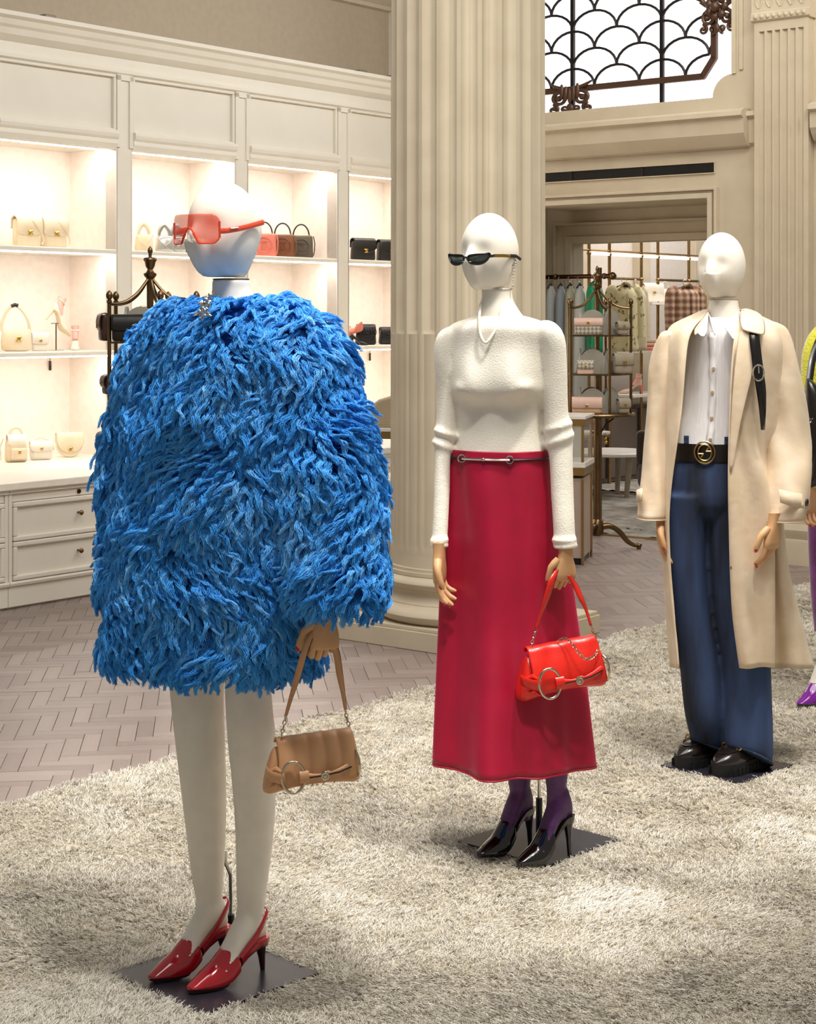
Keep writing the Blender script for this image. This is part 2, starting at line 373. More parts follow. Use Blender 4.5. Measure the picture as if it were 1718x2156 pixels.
BX = [.642+1.0537*i for i in range(5)]
BW = .92
ordn = ['leftmost lit shelf bay holding the cream flap bags', 'lit shelf bay behind the pink visor head holding silver bags', 'lit shelf bay with the pink, brown and olive round handle bags', 'lit shelf bay beside the column holding black handbags', 'lit shelf bay hidden mostly behind the big column']
def shelf_bay(i):
    x0 = BX[i]; t = thing('shelf_unit', 'cream built-in '+ordn[i], 'shelf unit', lf(x0, .85), LW, 'built-in shelf bays on the left wall')
    w = BW
    MB().box(0, w, .44, .47, .667, 2.66).build('back_panel', NICHE, t, smooth=False)
    for sx in (-.012, w): MB().box(sx, sx+.012, 0, .45, .667, 2.66).build('side_panel', NICHE, t, smooth=False)
    MB().box(-.012, w+.012, .05, .45, 2.592, 2.66).build('niche_ceiling', CREAM, t, smooth=False)
    for z in (1.96, 1.33):
        s = MB().sweep([(.0,z-.008),(.006,z),(.44,z),(.44,z-.036),(.006,z-.030),(0,z-.028)], 0, w).build('shelf', CREAM, t, ang=25)
        MB().box(.02, w-.02, .02, .05, z-.037, z-.0305).build('light_strip', LED, s, smooth=False)
    c = MB().box(.02, w-.02, .07, .105, 2.583, 2.5915).build('light_strip', LED, t, smooth=False)
    # lintel moulding and framed panel above
    MB().sweep([(-.03,2.70),(-.035,2.68),(-.03,2.66),(-.015,2.645),(-.02,2.62),(-.005,2.595),(.0,2.583),(.05,2.583),(.05,2.70)], 0, w).build('lintel_molding', CREAM, t, ang=25)
    MB().box(0, w, .02, .05, 2.69, 3.06).build('upper_panel', CREAM, t, smooth=False)
    fr = MB(); 
    for a, b, c_, d in ((0,w,2.695,2.715),(0,w,3.035,3.055),(0,.022,2.715,3.035),(w-.022,w,2.715,3.035)): fr.box(a, b, -.004, .025, c_, d)
    fr.build('panel_frame', CREAM, t, smooth=False, bevel=.004)
    p = MB().box(w, w+.1337, 0, .10, .667, 3.06).build('pilaster', CREAM, t, smooth=False, bevel=.003)
    q = MB()
    for a, b, c_, d in ((w,w+.030,2.60,3.05),(w+.104,w+.1337,2.60,3.05),(w,w+.1337,3.02,3.06)): q.box(a, b, -.012, .004, c_, d)
    q.build('pilaster_frame', CREAM, p, smooth=False)
    return t
for i in range(4): shelf_bay(i)
tag(MB().box(-1.1, 4.85, 0, 1.33, -.024, .016).build('countertop', mat('counter_white', 'f7f0e2', .35), smooth=False, bevel=.005),
    'long cream counter running under the lit shelves and over the drawers', 'counter')
ct = COL.objects['countertop']; ct.location = lf(0, -.03, .651); ct.rotation_euler = (0, 0, LW)
def cabinet(x0, w, lab):
    t = thing('drawer_cabinet', lab, 'cabinet', lf(x0, 0), LW, 'drawer cabinets under the counter')
    MB().box(0, w, .02, 1.28, .0, .627).build('carcass', CREAM, t, smooth=False)
    MB().sweep([(-.012,.145),(-.016,.135),(-.012,.122),(0,.118),(0,.012),(.03,.012),(.03,.145)], 0, w).build('plinth', CREAM, t, ang=25)
    MB().box(0, w, -.012, .03, .606, .627).build('top_rail', CREAM, t, smooth=False)
    for sx in (0, w-.022): MB().box(sx, sx+.022, -.004, .03, .145, .606).build('stile', CREAM, t, smooth=False, bevel=.002)
    a, b = .026, w-.026
    d0 = MB().box(a, b, 0, .03, .563, .603).build('drawer', CREAM, t, smooth=False, bevel=.002)
    xk = w*.5
    MB().tube([(xk,-.001,.585),(xk,-.008,.585)], .012, 16).build('lock', mat('dark_bronze', '4b3d2c', .3, 1.), d0)
    for z0, z1 in ((.355, .560), (.148, .352)):
        d = MB().box(a, b, .006, .03, z0, z1).build('drawer', CREAM, t, smooth=False)
        fr = MB(); fw = .026
        for p_, q_, r_, s_ in ((a,b,z0,z0+fw),(a,b,z1-fw,z1),(a,a+fw,z0+fw,z1-fw),(b-fw,b,z0+fw,z1-fw)): fr.box(p_, q_, -.012, .008, r_, s_)
        fr.build('drawer_frame', CREAM, d, smooth=False, bevel=.006, bseg=2)
        zz = (z0+z1)/2+.012
        kb = MB(); kb.tube([(xk,.006,zz),(xk,-.012,zz),(xk,-.018,zz),(xk,-.026,zz),(xk,-.032,zz),(xk,-.035,zz)], [.006,.006,.012,.0145,.011,.003], 14).build('knob', BRASS, d)
cabinet(-.92, .97, 'cream drawer cabinet cut by the left edge of the photo')
cabinet(.054, .95, 'cream drawer cabinet with round brass knobs left of the blue coat')
cabinet(1.008, .95, 'cream drawer cabinet standing behind the blue coat')
cabinet(1.962, .95, 'cream drawer cabinet hidden behind the blue coat toward the column')
cabinet(2.916, .95, 'cream drawer cabinet just left of the column')
for x in (1.42, 4.58):
    lab = 'small dark tag clip on the niche panel under the leftmost shelf' if x < 2 else 'small dark tag clip on the niche panel beside the column'
    t = thing('tag_clip', lab, 'clip', lf(x-.03, 1.275, 1.20), LW, 'dark clips under the shelves')
    MB().rbox(.016, .012, .06, .004).build('clip_body', MATS['dark_bronze'], t); MB().cyl((0,0,.06), (0,0,.09), .002).build('cord', MATS['dark_bronze'], t)

# ================================================================ fluted column
def flute_ring(R, z, n, depth, cable, per=8):
    out = []
    for j in range(n*per):
        u = (j % per)/per; th = 2*PI*j/(n*per); r = R
        if .14 < u < .86:
            q = (u-.5)/.36; r = R-depth*math.sqrt(max(1-q*q, 0)) if not cable else R-depth*.45+depth*.40*math.sqrt(max(1-q*q, 0))
        out.append((r*math.cos(th), r*math.sin(th), z))
    return out
cl = thing('column', loc=(.289, 8.25, 0), rz=math.radians(51.5), kind='structure')
R = .374
cm = MB(); rg = []
for z in [.42, .43]: rg.append(flute_ring(R, z, 24, 0, False, 10))
for d, z in ((.004,.45),(.016,.458),(.021,.475),(.021,1.452)): rg.append(flute_ring(R, z, 24, d, True, 10))
cm.loft(rg, True, False).build('lower_shaft', STONE, cl, ang=35)
rg = [flute_ring(R, 1.452, 24, .021, True, 10), flute_ring(R, 1.456, 24, .021, True, 10), flute_ring(R, 1.462, 24, .016, False, 10), flute_ring(R, 1.475, 24, .026, False, 10), flute_ring(R*.985, 4.7, 24, .026, False, 10)]
MB().loft(rg, False, True).build('upper_shaft', STONE, cl, ang=35)
def arcp(r0, r1, z0, z1, k, n=8):   # torus half-round
    return [(r0+(r1-r0)*0+k*math.sin(PI*i/n), z0+(z1-z0)*i/n) for i in range(n+1)]
prof = [(.44,.105)]+arcp(.405,.405,.105,.195,.05)+[(.405,.20),(.398,.205)]+[(.385-.012*math.sin(PI*i/6)+.008*(1-i/6), .208+.05*i/6) for i in range(7)]+[(.392,.262)]+arcp(.392,.392,.265,.325,.032)+[(.395,.33),(.395,.345),(.385,.347),(.385,.362),(.378,.365),(.375,.40),(.374,.422)]
MB().lathe(prof, seg=96).build('column_base', STONE, cl, ang=30)
MB().box(-.46, .46, -.46, .46, 0, .088).box(-.452, .452, -.452, .452, .088, .106).build('plinth', STONE, cl, smooth=False, bevel=.004)

# ================================================================ wall with window and doorway
BA = BF.a; WD = .06
def bh(px, py, d=WD): return BF.hit(px, py, d)
wb = thing('wall_back', loc=BF.pt(0, 0), rz=BA, kind='structure')
xj, _ = bh(1542, 100); _, zn = bh(1542, 150); xn, zs = bh(1500, 207); xs2, zs2 = bh(1150, 236)
zs = (zs+zs2)/2; zn = zs+(xj-xn)
xd1, zd = bh(1495, 418); XL = -2.5
poly = [(3.0, 0), (3.0, 4.7), (xj, 4.7), (xj, zn)]
for i in range(1, 9):
    a = PI/2+PI/2*i/8; r = xj-xn; poly.append((xj+r*math.cos(a), zs+r*math.sin(a)))
poly += [(XL, zs), (XL, zd), (xd1, zd), (xd1, 0)]
MB().prism(poly, WD, WD+.16).build('plaster', STONE, wb, smooth=False)
MB().box(XL, XL+.35, WD, WD+.16, 0, zd+.01).build('plaster_beside_door', STONE, wb, smooth=False)
MB().box(XL, XL+.12, WD+.16, .70, 0, 4.7).build('plaster_return', STONE, wb, smooth=False)
# cornice ledge under the window, returning at its right end
xc, zc1 = bh(1566, 231, -.08); _, zc0 = bh(1566, 283, WD)
cp = [(WD,zc1+.02),(-.02,zc1+.02),(-.075,zc1),(-.08,zc1-.03),(-.05,zc1-.045),(-.045,zc1-.14),(-.02,zc1-.18),(.01,zc1-.215),(WD-.012,zc1-.225),(WD-.012,zc0-.02),(WD,zc0-.03)]
MB().sweep(cp, XL, xc-.02).build('cornice', STONE, wb, ang=25)
MB().sweep([(WD,zc1+.0),(-.005,zc1),(-.01,zc1-.03),(.02,zc1-.05),(.03,zc1-.2),(WD,zc1-.22)], xc-.02, bh(1588, 500, -.02)[0]-.002).build('cornice_return', STONE, wb, ang=25)
# black air slot
xa, za1 = bh(1505, 342); _, za0 = bh(1505, 363)
vt = thing('air_vent', 'long black air slot in the cream wall above the doorway', 'vent', BF.pt(0, 0), BA)
MB().box(XL+.35, xa, WD-.004, WD-.002, za0, za1).build('slot_back', mat('slot_black', '0b0908', .6), vt, smooth=False)
fm = MB().box(XL+.35, xa+.006, WD-.012, WD-.001, za1, za1+.006).box(XL+.35, xa+.006, WD-.012, WD-.001, za0-.006, za0).box(xa, xa+.006, WD-.012, WD-.001, za0, za1)
fm.build('slot_frame', STONE, vt, smooth=False)
for px in (1203, 1352):
    x, _ = bh(px, 360); MB().box(x-.012, x+.012, WD-.010, WD-.004, za0, za1).build('slot_divider', mat('slot_brown', '1c130e', .6), vt, smooth=False)
# door surround (architrave)
dr = thing('door_1', loc=BF.pt(0, 0), rz=BA, kind='structure')
xo, zo = bh(1516, 393)
for (o0, o1, dd) in ((0, .035, .0), (.035, (xo-xd1)-.02, .018), ((xo-xd1)-.02, xo-xd1, -.008)):
    pr = MB(); a0, a1 = xd1+o0, xd1+o1; b0, b1 = zd+o0, zd+o1
    pr.prism([(a0, 0), (a1, 0), (a1, b1), (XL+.35, b1), (XL+.35, b0), (a0, b0)], WD-.045+dd, WD+.01).build('architrave', STONE, dr, smooth=False, bevel=.004)
# passage: lining and inner wall
MB().box(xd1, xd1+.12, WD+.16, .62, 0, zd+.12).build('jamb_lining', STONE, dr, smooth=False)
MB().box(XL+.35, xd1+.12, WD+.16, .62, zd, zd+.12).build('soffit', STONE, dr, smooth=False)
wi = thing('wall_inner', loc=BF.pt(0, 0), rz=BA, kind='structure')
xi, zi = bh(1206, 513, .62)
MB().prism([(XL+.15, 0), (xi, 0), (xi, zi), (4.6, zi), (4.6, 3.4), (XL+.15, 3.4)], .62, .76).build('plaster', STONE, wi, smooth=False)
for o0, o1, dd in ((0, .05, .02), (.05, .13, .0), (.13, .15, .025)):
    MB().prism([(xi-o1, 0), (xi-o0, 0), (xi-o0, zi+o0), (2.5, zi+o0), (2.5, zi+o1), (xi-o1, zi+o1)], .62-dd-.012, .63).build('inner_architrave', STONE, wi, smooth=False, bevel=.003)
MB().sweep([(.62,zi+.42),(.57,zi+.42),(.585,zi+.38),(.60,zi+.33),(.62,zi+.31)], XL+.15, 2.5).build('inner_cornice', STONE, wi, ang=25)

# window: glowing pane, bars, scale grille, frame and ornaments
wn = thing('window_1', loc=BF.pt(0, 0), rz=BA, kind='structure')
MB().box(XL, xj+.2, .20, .21, zs-.2, 4.65).build('pane', mat('daylit_glass', 'f6f8ff', .3, emit=1.6), wn, smooth=False)
rv = MB().prism([(xj, zn), (xj, 4.7), (xj+.03, 4.7), (xj+.03, zn)], WD-.014, .2).prism([(xj+.055, zn+.02), (xj+.055, 4.7), (xj+.08, 4.7), (xj+.08, zn+.02)], WD-.014, WD+.01)
rv.build('jamb_bead', STONE, wn, smooth=False)
IRON = mat('dark_iron', '2a2422', .45, .6); BRZ = mat('bronze_paint', '5b4334', .45, .5)
GD = .15
def gh(px, py): return BF.hit(px, py, GD)
bx1, _ = gh(1206, 100); bx2, _ = gh(1394, 100); bx0 = 2*bx1-bx2
for x in (bx1, bx2): MB().box(x-.013, x+.013, GD-.012, GD+.012, zs-.02, 4.6).build('glazing_bar', IRON, wn, smooth=False)
fx0, fz = gh(1150, 192); fx1, fz1 = gh(1480, 163); fx2, fz2 = gh(1504, 122); fz = (fz+fz1)/2; fx0 = XL+.3
def bar(pts, w, d): 
    mb = MB()
    for a, b in zip(pts[:-1], pts[1:]):
        v = Vector((b[0]-a[0], 0, b[1]-a[1])); n = Vector((-v.z, 0, v.x)).normalized()*w; e = v.normalized()*w*.4
        p = [Vector((a[0],0,a[1]))-e-n, Vector((b[0],0,b[1]))+e-n, Vector((b[0],0,b[1]))+e+n, Vector((a[0],0,a[1]))-e+n]
        mb.prism([(q.x, q.z) for q in p], GD-d, GD+d)
    return mb
bar([(fx0, fz), (fx1, fz), (fx2, fz2), (fx2, 4.6)], .021, .016).build('grille_frame', BRZ, wn, smooth=False, bevel=.004)
pw = (bx2-bx1)/2; H = .1295; zb = fz+.012
for r in range(8):
    for c in range(-7, 8):
        xm = bx1+pw*(c+.5*(r % 2)); pts = []
        for i in range(13):
            a = PI*i/12; x = xm-pw/2*math.cos(a); z = zb+H*r+H*math.sin(a)
            if x < fx2 and not (x > fx1 and z-fz < (fz2-fz)*(x-fx1)/(fx2-fx1)) and z < 4.5 and x > XL+.3: pts.append((x, GD, z))
        if len(pts) > 2: MB().tube(pts, .0098, 6).build('scale_arc', IRON, wn)
def scroll(mb, cx, cz, r0, turns, sgn, a0, rad=.011, y=GD-.03):
    pts = []; rr = []
    for i in range(22):
        u = i/21; a = a0+sgn*2*PI*turns*u; r = r0*(1-.78*u); pts.append((cx+r*math.cos(a), y, cz+r*math.sin(a))); rr.append(rad*(1-.35*u))
    mb.tube(pts, rr, 7); mb.ell((pts[-1][0], y, pts[-1][2]), rad*1.5, 8, 6)
def ornament(x, z, full=False):
    mb = MB((lambda p: Vector((x+(p.x-x)*(1.0 if full else 1.35), p.y, p.z)))); y = GD-.03
    for s in (-1, 1):
        scroll(mb, x+s*.062, z-.075, .05, 1.2, -s, PI/2, .014); scroll(mb, x+s*.105, z-.145, .035, 1.1, s, PI/2, .011)
        scroll(mb, x+s*.04, z-.15, .03, 1.0, -s, -PI/2, .010)
        mb.tube([(x+s*.02, y, z-.02), (x+s*.09, y, z+.012), (x+s*.13, y, z+.035)], [.018, .012, .006], 7)
        if full: scroll(mb, x+s*.07, z+.07, .05, 1.2, s, -PI/2, .014)
    for k in range(-2, 3): mb.ell((x+k*.024, y-.012, z-.06+abs(k)*.016), (.013, .014, .055), 10, 8)
    mb.ell((x, y-.01, z-.145), (.022, .014, .034), 10, 8)
    if full:
        for k in range(7):
            a = 2*PI*k/7; mb.ell((x+.06*math.cos(a), y-.015, z-.01+.06*math.sin(a)), (.028, .02, .028), 10, 8)
        mb.ell((x, y-.03, z-.01), .035, 10, 8)
    mb.build('cast_ornament', BRZ, wn)
ornament(bx1, fz+.01); ox, oz = gh(1515, 14); ornament(ox, oz, True)

# fluted pilaster at the right
pl = thing('pilaster', loc=BF.pt(0, 0), rz=BA, kind='structure')
p0, _ = bh(1588, 500, -.02); p1, _ = bh(1702, 500, -.02); ptop = bh(1640, 42, -.02)[1]
def pil_shaft():
    mb = MB(); nf = 6; wf = (p1-p0-.05)/nf; pts = [(p0, .06), (p0, -.02), (p0+.022, -.02)]
    for k in range(nf):
        x = p0+.025+wf*k
        for i in range(7):
            a = PI*i/6; pts.append((x+wf*.5-wf*.36*math.cos(a), -.02+.022*math.sin(a)))
    pts += [(p1-.022, -.02), (p1, -.02), (p1, .06)]
    mb.slab(pts, .42, ptop-.06); mb.box(p0, p1, -.02, .06, ptop-.06, ptop); mb.box(p0, p1, -.02, .06, .38, .42)
    mb.build('fluted_shaft', STONE, pl, ang=30)
pil_shaft()
pb = [(-.09,0),(-.09,.14),(-.085,.155),(-.06,.16),(-.075,.185),(-.08,.215),(-.065,.24),(-.045,.25),(-.04,.28),(-.055,.30),(-.06,.33),(-.04,.355),(-.025,.37),(-.02,.38),(.06,.38),(.06,0)]
MB().sweep(pb, p0-.05, p1+.05).build('pilaster_base', STONE, pl, ang=25)
MB().sweep([(-.025,ptop),(-.04,ptop+.01),(-.04,ptop+.05),(-.03,ptop+.06),(-.03,ptop+.30),(-.05,ptop+.34),(.06,ptop+.34),(.06,ptop)], p0-.015, p1+.015).build('capital', STONE, pl, ang=25)
eg = MB(); ne = 9
for k in range(ne): eg.ell((p0+(p1-p0)*(k+.5)/ne, -.042, ptop+.03), (.014, .012, .016), 10, 6)
eg.build('egg_molding', STONE, pl)
lf_ = MB()
for k in range(5):
    x = p0+(p1-p0)*(k+.5)/5
    for s in (-1, 1): lf_.tube([(x+s*.004,-.032,ptop+.085),(x+s*.022,-.034,ptop+.12),(x+s*.014,-.036,ptop+.165)], [.004,.005,.003], 6)
    lf_.ell((x, -.032, ptop+.17), (.008, .006, .01), 8, 6)
lf_.build('leaf_relief', STONE, pl)
bb = thing('baseboard_back', loc=BF.pt(0, 0), rz=BA, kind='structure')
MB().sweep([(.03,0),(.03,.16),(.04,.18),(.045,.26),(.06,.28),(.06,0)], p1+.05, 3.0).sweep([(.03,0),(.03,.16),(.04,.18),(.045,.26),(.06,.28),(.06,0)], xo, p0-.05).build('board', STONE, bb, ang=25)
MB().sweep(cp, p1+.02, 3.0).build('cornice', STONE, bb, ang=25)
# ================================================================ mannequins: helpers
def ring(py, L, R, Y, ratio=.7, psi=0., n=28, sq=2.0, fold=None):
    """horizontal elliptic section seen between pixels L and R at depth Y; psi: degrees the body is turned to the photo's left"""
    a, b = W(L, py, Y), W(R, py, Y); c = (a+b)/2; hw = (b.x-a.x)/2; ps = math.radians(psi)
    w = hw/math.sqrt(math.cos(ps)**2+(ratio*math.sin(ps))**2); out = []
    for j in range(n):
        th = 2*PI*j/n; ct, st = math.cos(th), math.sin(th); e = 2/sq
        x = w*math.copysign(abs(ct)**e, ct); y = w*ratio*math.copysign(abs(st)**e, st); k = fold(th) if fold else 1.
        x, y = x*k, y*k
        out.append(Vector((c.x+x*math.cos(ps)+y*math.sin(ps), c.y-x*math.sin(ps)+y*math.cos(ps), c.z)))
    return out
def rings(keys, Y, n=24, m=28, ratio=.7, psi=0., fold=None, sq=2.0):
    """keys (py, L, R[, ratio[, dY]]) splined to n sections"""
    K = [(k[0], k[1], k[2], k[3] if len(k) > 3 else ratio, k[4] if len(k) > 4 else 0.) for k in keys]
    return [ring(p[0], p[1], p[2], Y+p[4], p[3], psi, m, sq, (lambda th, i=i: fold(th, i/(n-1))) if fold else None) for i, p in enumerate(spline(K, n))]
def remesh(o, v, smooth=6):
    md = o.modifiers.new('remesh', 'REMESH'); md.mode = 'VOXEL'; md.voxel_size = v; md.use_smooth_shade = True
    s = o.modifiers.new('smooth', 'SMOOTH'); s.factor = .5; s.iterations = smooth; return o
def facing(psi):
    ps = math.radians(psi); d = Vector((-math.sin(ps), -math.cos(ps), 0)); return d, Vector((d.y, -d.x, 0))   # forward, own right... (x, y, z) right-handed
def head(root, c, psi, s=1.):
    d, xl = facing(psi); T = xform(c, xl*s, d*s, Vector((0, 0, s))); mb = MB(T); rg = []; nu = 64
    zs = [-.1075]+[-.107+.107*i/26 for i in range(27)]+[.114*math.sin(PI/2*i/22) for i in range(1, 23)]
    for k, z in enumerate(zs):
        v = max(-z/.107, 0); t = max(z/.114, 0); q = math.sqrt(max(1-t*t, 1e-5)); e = 1-.10*sm(.90, 1., v)
        hw = .0775*q*(1-.36*v**2.0)*e; yf = (.096*q if z > 0 else .096-.058*v**2.6)*e; yb = .102*q if z > 0 else .102-.050*v**1.2
        if k == 0: hw, yf, yb = hw*.5, yf*.5, yb*.5
        r = []
        for j in range(nu):
            th = 2*PI*j/nu; ct, st = math.cos(th), math.sin(th); x = hw*ct; y = (yf if st > 0 else yb)*st; fr = sm(-.1, .7, st)
            nose = math.exp(-(x/.0145)**2)*sm(.022, -.024, z)*(1-sm(-.028, -.034, z))
            eye = math.exp(-((abs(x)-.034)/.020)**2)*math.exp(-((z-.004)/.022)**2)
            y += fr*(.030*nose-.009*eye)
            if st > 0 and z < -.026 and k > 0:     # flat leaf-shaped plane from the nose tip down to the chin
                q = math.sin(PI*min(v, 1)); yfc = .122-.050*((-.026-z)/.081)**1.4; y += max(yfc*e-y, 0)*(1-sm(.006+.008*q, .020+.008*q, abs(x)))
            r.append((x, y, z))
        rg.append(r)
    mb.loft(rg); o = mb.build('head', BODY, root, world=True, ang=180); return T
def hand(root, wrist, xd, yd, curls, thumb=(20, 25), s=1., zd=(0, 0, 1), name='hand', nails=True, spread=.0):
    """wooden hand hanging down from the wrist: xd towards the thumb, yd out of the back of the hand"""
    zd = Vector(zd).normalized(); xd = Vector(xd).normalized(); yd = Vector(yd).normalized()
    T = xform(wrist, xd*s, yd*s, zd*s); mb = MB(T); nl = []
    def rr(cx, cy, w, d, z):
        return [(cx+w*math.copysign(abs(math.cos(a))**.7, math.cos(a)), cy+d*math.copysign(abs(math.sin(a))**.7, math.sin(a)), z) for a in [2*PI*k/20 for k in range(20)]]
    mb.loft([rr(0,0,.024,.018,.03), rr(0,0,.023,.017,.0), rr(.001,0,.027,.0165,-.02), rr(.001,-.001,.036,.016,-.045), rr(0,-.001,.039,.0145,-.070), rr(0,-.001,.038,.013,-.086), rr(0,-.002,.033,.009,-.093)])
    spec = [(.0285, .036, .023, .020, .0090), (.0095, .040, .027, .022, .0092), (-.0095, .037, .025, .021, .0088), (-.0275, .029, .019, .018, .0078)]
    for f, (x, l0, l1, l2, r) in enumerate(spec):
        p = Vector((x, -.001, -.084+.004*abs(f-1))); a = 0; pts = [p+Vector((0, 0, .012)), p.copy()]; rad = [r*.95, r*1.04]
        for l, c in zip((l0, l1, l2), curls[f] if isinstance(curls[0], (tuple, list)) else curls):
            a += math.radians(c); v = Vector((spread*(1.5-f), -math.sin(a), -math.cos(a)))
            pts += [p+v*l*.5, p+v*l]; rad += [r*.93, r*1.0]; p = p+v*l
        rad[-1] = r*.45; rad[-2] = r*.85
        mb.tube(pts, rad, 10)
        nrm = Vector((0, math.cos(a), -math.sin(a))); nl.append((p-v*l*.28+nrm*r*.62, (r*.62, r*.55, r*.75)))
    p = Vector((.026, -.004, -.022)); q = Vector((.050, -.012, -.047)); a = math.radians(thumb[0]); v = Vector((math.sin(a)*.6, -.25, -math.cos(a)))
    r_ = q+v*.030; b = math.radians(thumb[1]); v2 = Vector((math.sin(a-b)*.6, -.3, -math.cos(a-b))); t = r_+v2*.027
    mb.tube([p, p.lerp(q, .5), q, q.lerp(r_, .5), r_, r_.lerp(t, .6), t], [.013, .0135, .0112, .0102, .0102, .0092, .004], 12)
    nl.append((t-v2*.010+Vector((.5, .5, .1)).normalized()*.004, (.0072, .0065, .0105)))
    o = mb.build(name, WOOD, root, world=True, ang=60)
    for c_, r_ in nl: MB(T).ell(c_, r_, 8, 6).build('nail', NAIL, o, world=True, ang=180)
    return T
def foot_sections(h, Lf):
    S = []
    for u in [0, .04, .12, .22, .34, .46, .58, .70, .82, .92, .99]:
        zb = h if u < .2 else .012+(h-.012)*(1-sm(.16, .74, u))
        top = np.interp(u, [0, .06, .16, .3, .46, .6, .75, .9, 1], [h+.030, h+.075, h+.105, h+.095, h*.75+.070, h*.3+.056, .047, .032, .020])
        hw = np.interp(u, [0, .06, .2, .4, .6, .74, .88, 1], [.010, .021, .026, .027, .033, .037, .027, .010])
        S.append((u, zb, max(top, zb+.012), hw))
    return S
def foot(mb, heel, psi, Lf=.215, h=.075):
    d, xl = facing(psi); rg = []
    for u, zb, zt, hw in foot_sections(h, Lf):
        c = Vector(heel)+d*(u*Lf); zc = (zb+zt)/2; hh = (zt-zb)/2
        rg.append([c+xl*hw*math.cos(a)+Vector((0, 0, zc+hh*math.sin(a)*(1. if math.sin(a) > 0 else 1.))) for a in [2*PI*k/18 for k in range(18)]])
    mb.loft(rg)
def shoe(root, heel, psi, m, ms, Lf=.215, h=.075, sling=True, toe=1.16, z0=.0, heelr=(.017, .0055), vend=.62):
    d, xl = facing(psi); S = foot_sections(h, Lf); H = Vector(heel)
    def P(u, x, z): return H+d*(u*Lf)+xl*x+Vector((0, 0, z))
    us = [s[0] for s in S]; f = lambda k, u: float(np.interp(u, us, [s[k] for s in S]))
    # vamp: open shell over the front of the foot
    mb = MB(); rg = []; N = 20
    uu = np.linspace(vend, toe, 15)
    for i, u in enumerate(uu):
        k = sm(.80, toe, u); zb = f(1, min(u, .99))-.003; zt = np.interp(u, [vend, .78, .9, toe], [f(2, vend)+.004, .052, .040, .014]); hw = np.interp(u, [vend, .72, .9, toe-.03, toe], [f(3, vend)+.004, .041, .031, .014, .008])
        r = []
        for j in range(N+1):
            a = -.25+(PI+.5)*j/N; x = hw*math.cos(a)
            du = 0 if i > 6 else (.03-.15*(abs(math.cos(a))**1.3))*(1-i/7)
            z0_ = f(1, min(max(u+du, 0), .99))-.003; zz = z0_+.004+max(math.sin(a), -.2)*(zt-zb-.004)
            r.append(P(u+du, x*(1-.10*abs(du)/.25), max(zz, z0_)))
        rg.append(r)
    mb.loft(rg, closed=False); tip = [P(toe, 0, .008)]*(N+1); mb.loft([rg[-1], tip], closed=False)
    o = mb.build('shoe', m, root, world=True, ang=70, solid=.003, sub=1)
    # sole and heel seat
    sb = MB(); rg = []
    for u in np.linspace(-.02, toe-.02, 20):
        zb = f(1, min(max(u, 0), .99))-.004; hw = np.interp(u, [-.02, .05, .2, .42, .6, .74, .9, toe-.02], [.010, .024, .027, .022, .029, .036, .029, .009])
        rg.append([P(u, -hw, zb-.005), P(u, hw, zb-.005), P(u, hw*1.03, zb+.003), P(u, -hw*1.03, zb+.003)])
    sb.loft(rg).build('sole', ms, o, world=True, ang=50)
    rb = MB(); rg = []
    for u in np.linspace(-.03, .45, 10):
        zb = f(1, max(u, 0)); hw = np.interp(u, [-.03, .05, .2, .42], [.012, .026, .029, .027])
        rg.append([P(u, -hw, zb-.003), P(u, hw, zb-.003), P(u, hw*1.05, zb+.010), P(u, -hw*1.05, zb+.010)])
    rb.loft(rg).build('heel_seat', m, o, world=True, ang=50)
    hb = MB(); hb.tube([P(.07, 0, h+.002), P(.06, 0, h*.78), P(.045, 0, h*.45), P(.03, 0, 0.0)], [heelr[0]*1.15, heelr[0]*.8, heelr[0]*.5, heelr[1]], 12).build('heel', ms, o, world=True)
    if sling:
        st = MB()
        for s in (-1, 1):
            pts = [P(.50, s*(f(3, .50)+.003), f(1, .50)+.024), P(.30, s*.029, h+.012), P(.14, s*.026, h+.045), P(.03, s*.016, h+.066), P(-.012, 0, h+.072)]
            st.tube([tuple(p) for p in spline([tuple(p) for p in pts], 14)], [.0095-.005*i/13 for i in range(14)], 8, flat=.3, up=tuple(xl))
        st.build('heel_strap', m, o, world=True)
    return o
def base_plate(root, k):
    c, ux, uy, h = PLATES[k]; mb = MB(xform(Vector((c.x, c.y, 0)), ux, uy, (0, 0, 1)))
    mb.box(-h, h, -h, h, .0045, .0105).build('base_plate', PLATE, root, world=True, smooth=False, bevel=.001)

SKIN2 = mat('purple_tights', '5a2a66', .5, col2='452052', nscale=40, sheen=.3)
RED = mat('red_patent', 'b3121f', .12, coat=1., col2='a80f1c'); DARKRED = mat('oxblood_patent', '3c0d10', .15, coat=1.)
BLKPAT = mat('black_patent', '100c0a', .12, coat=1.)
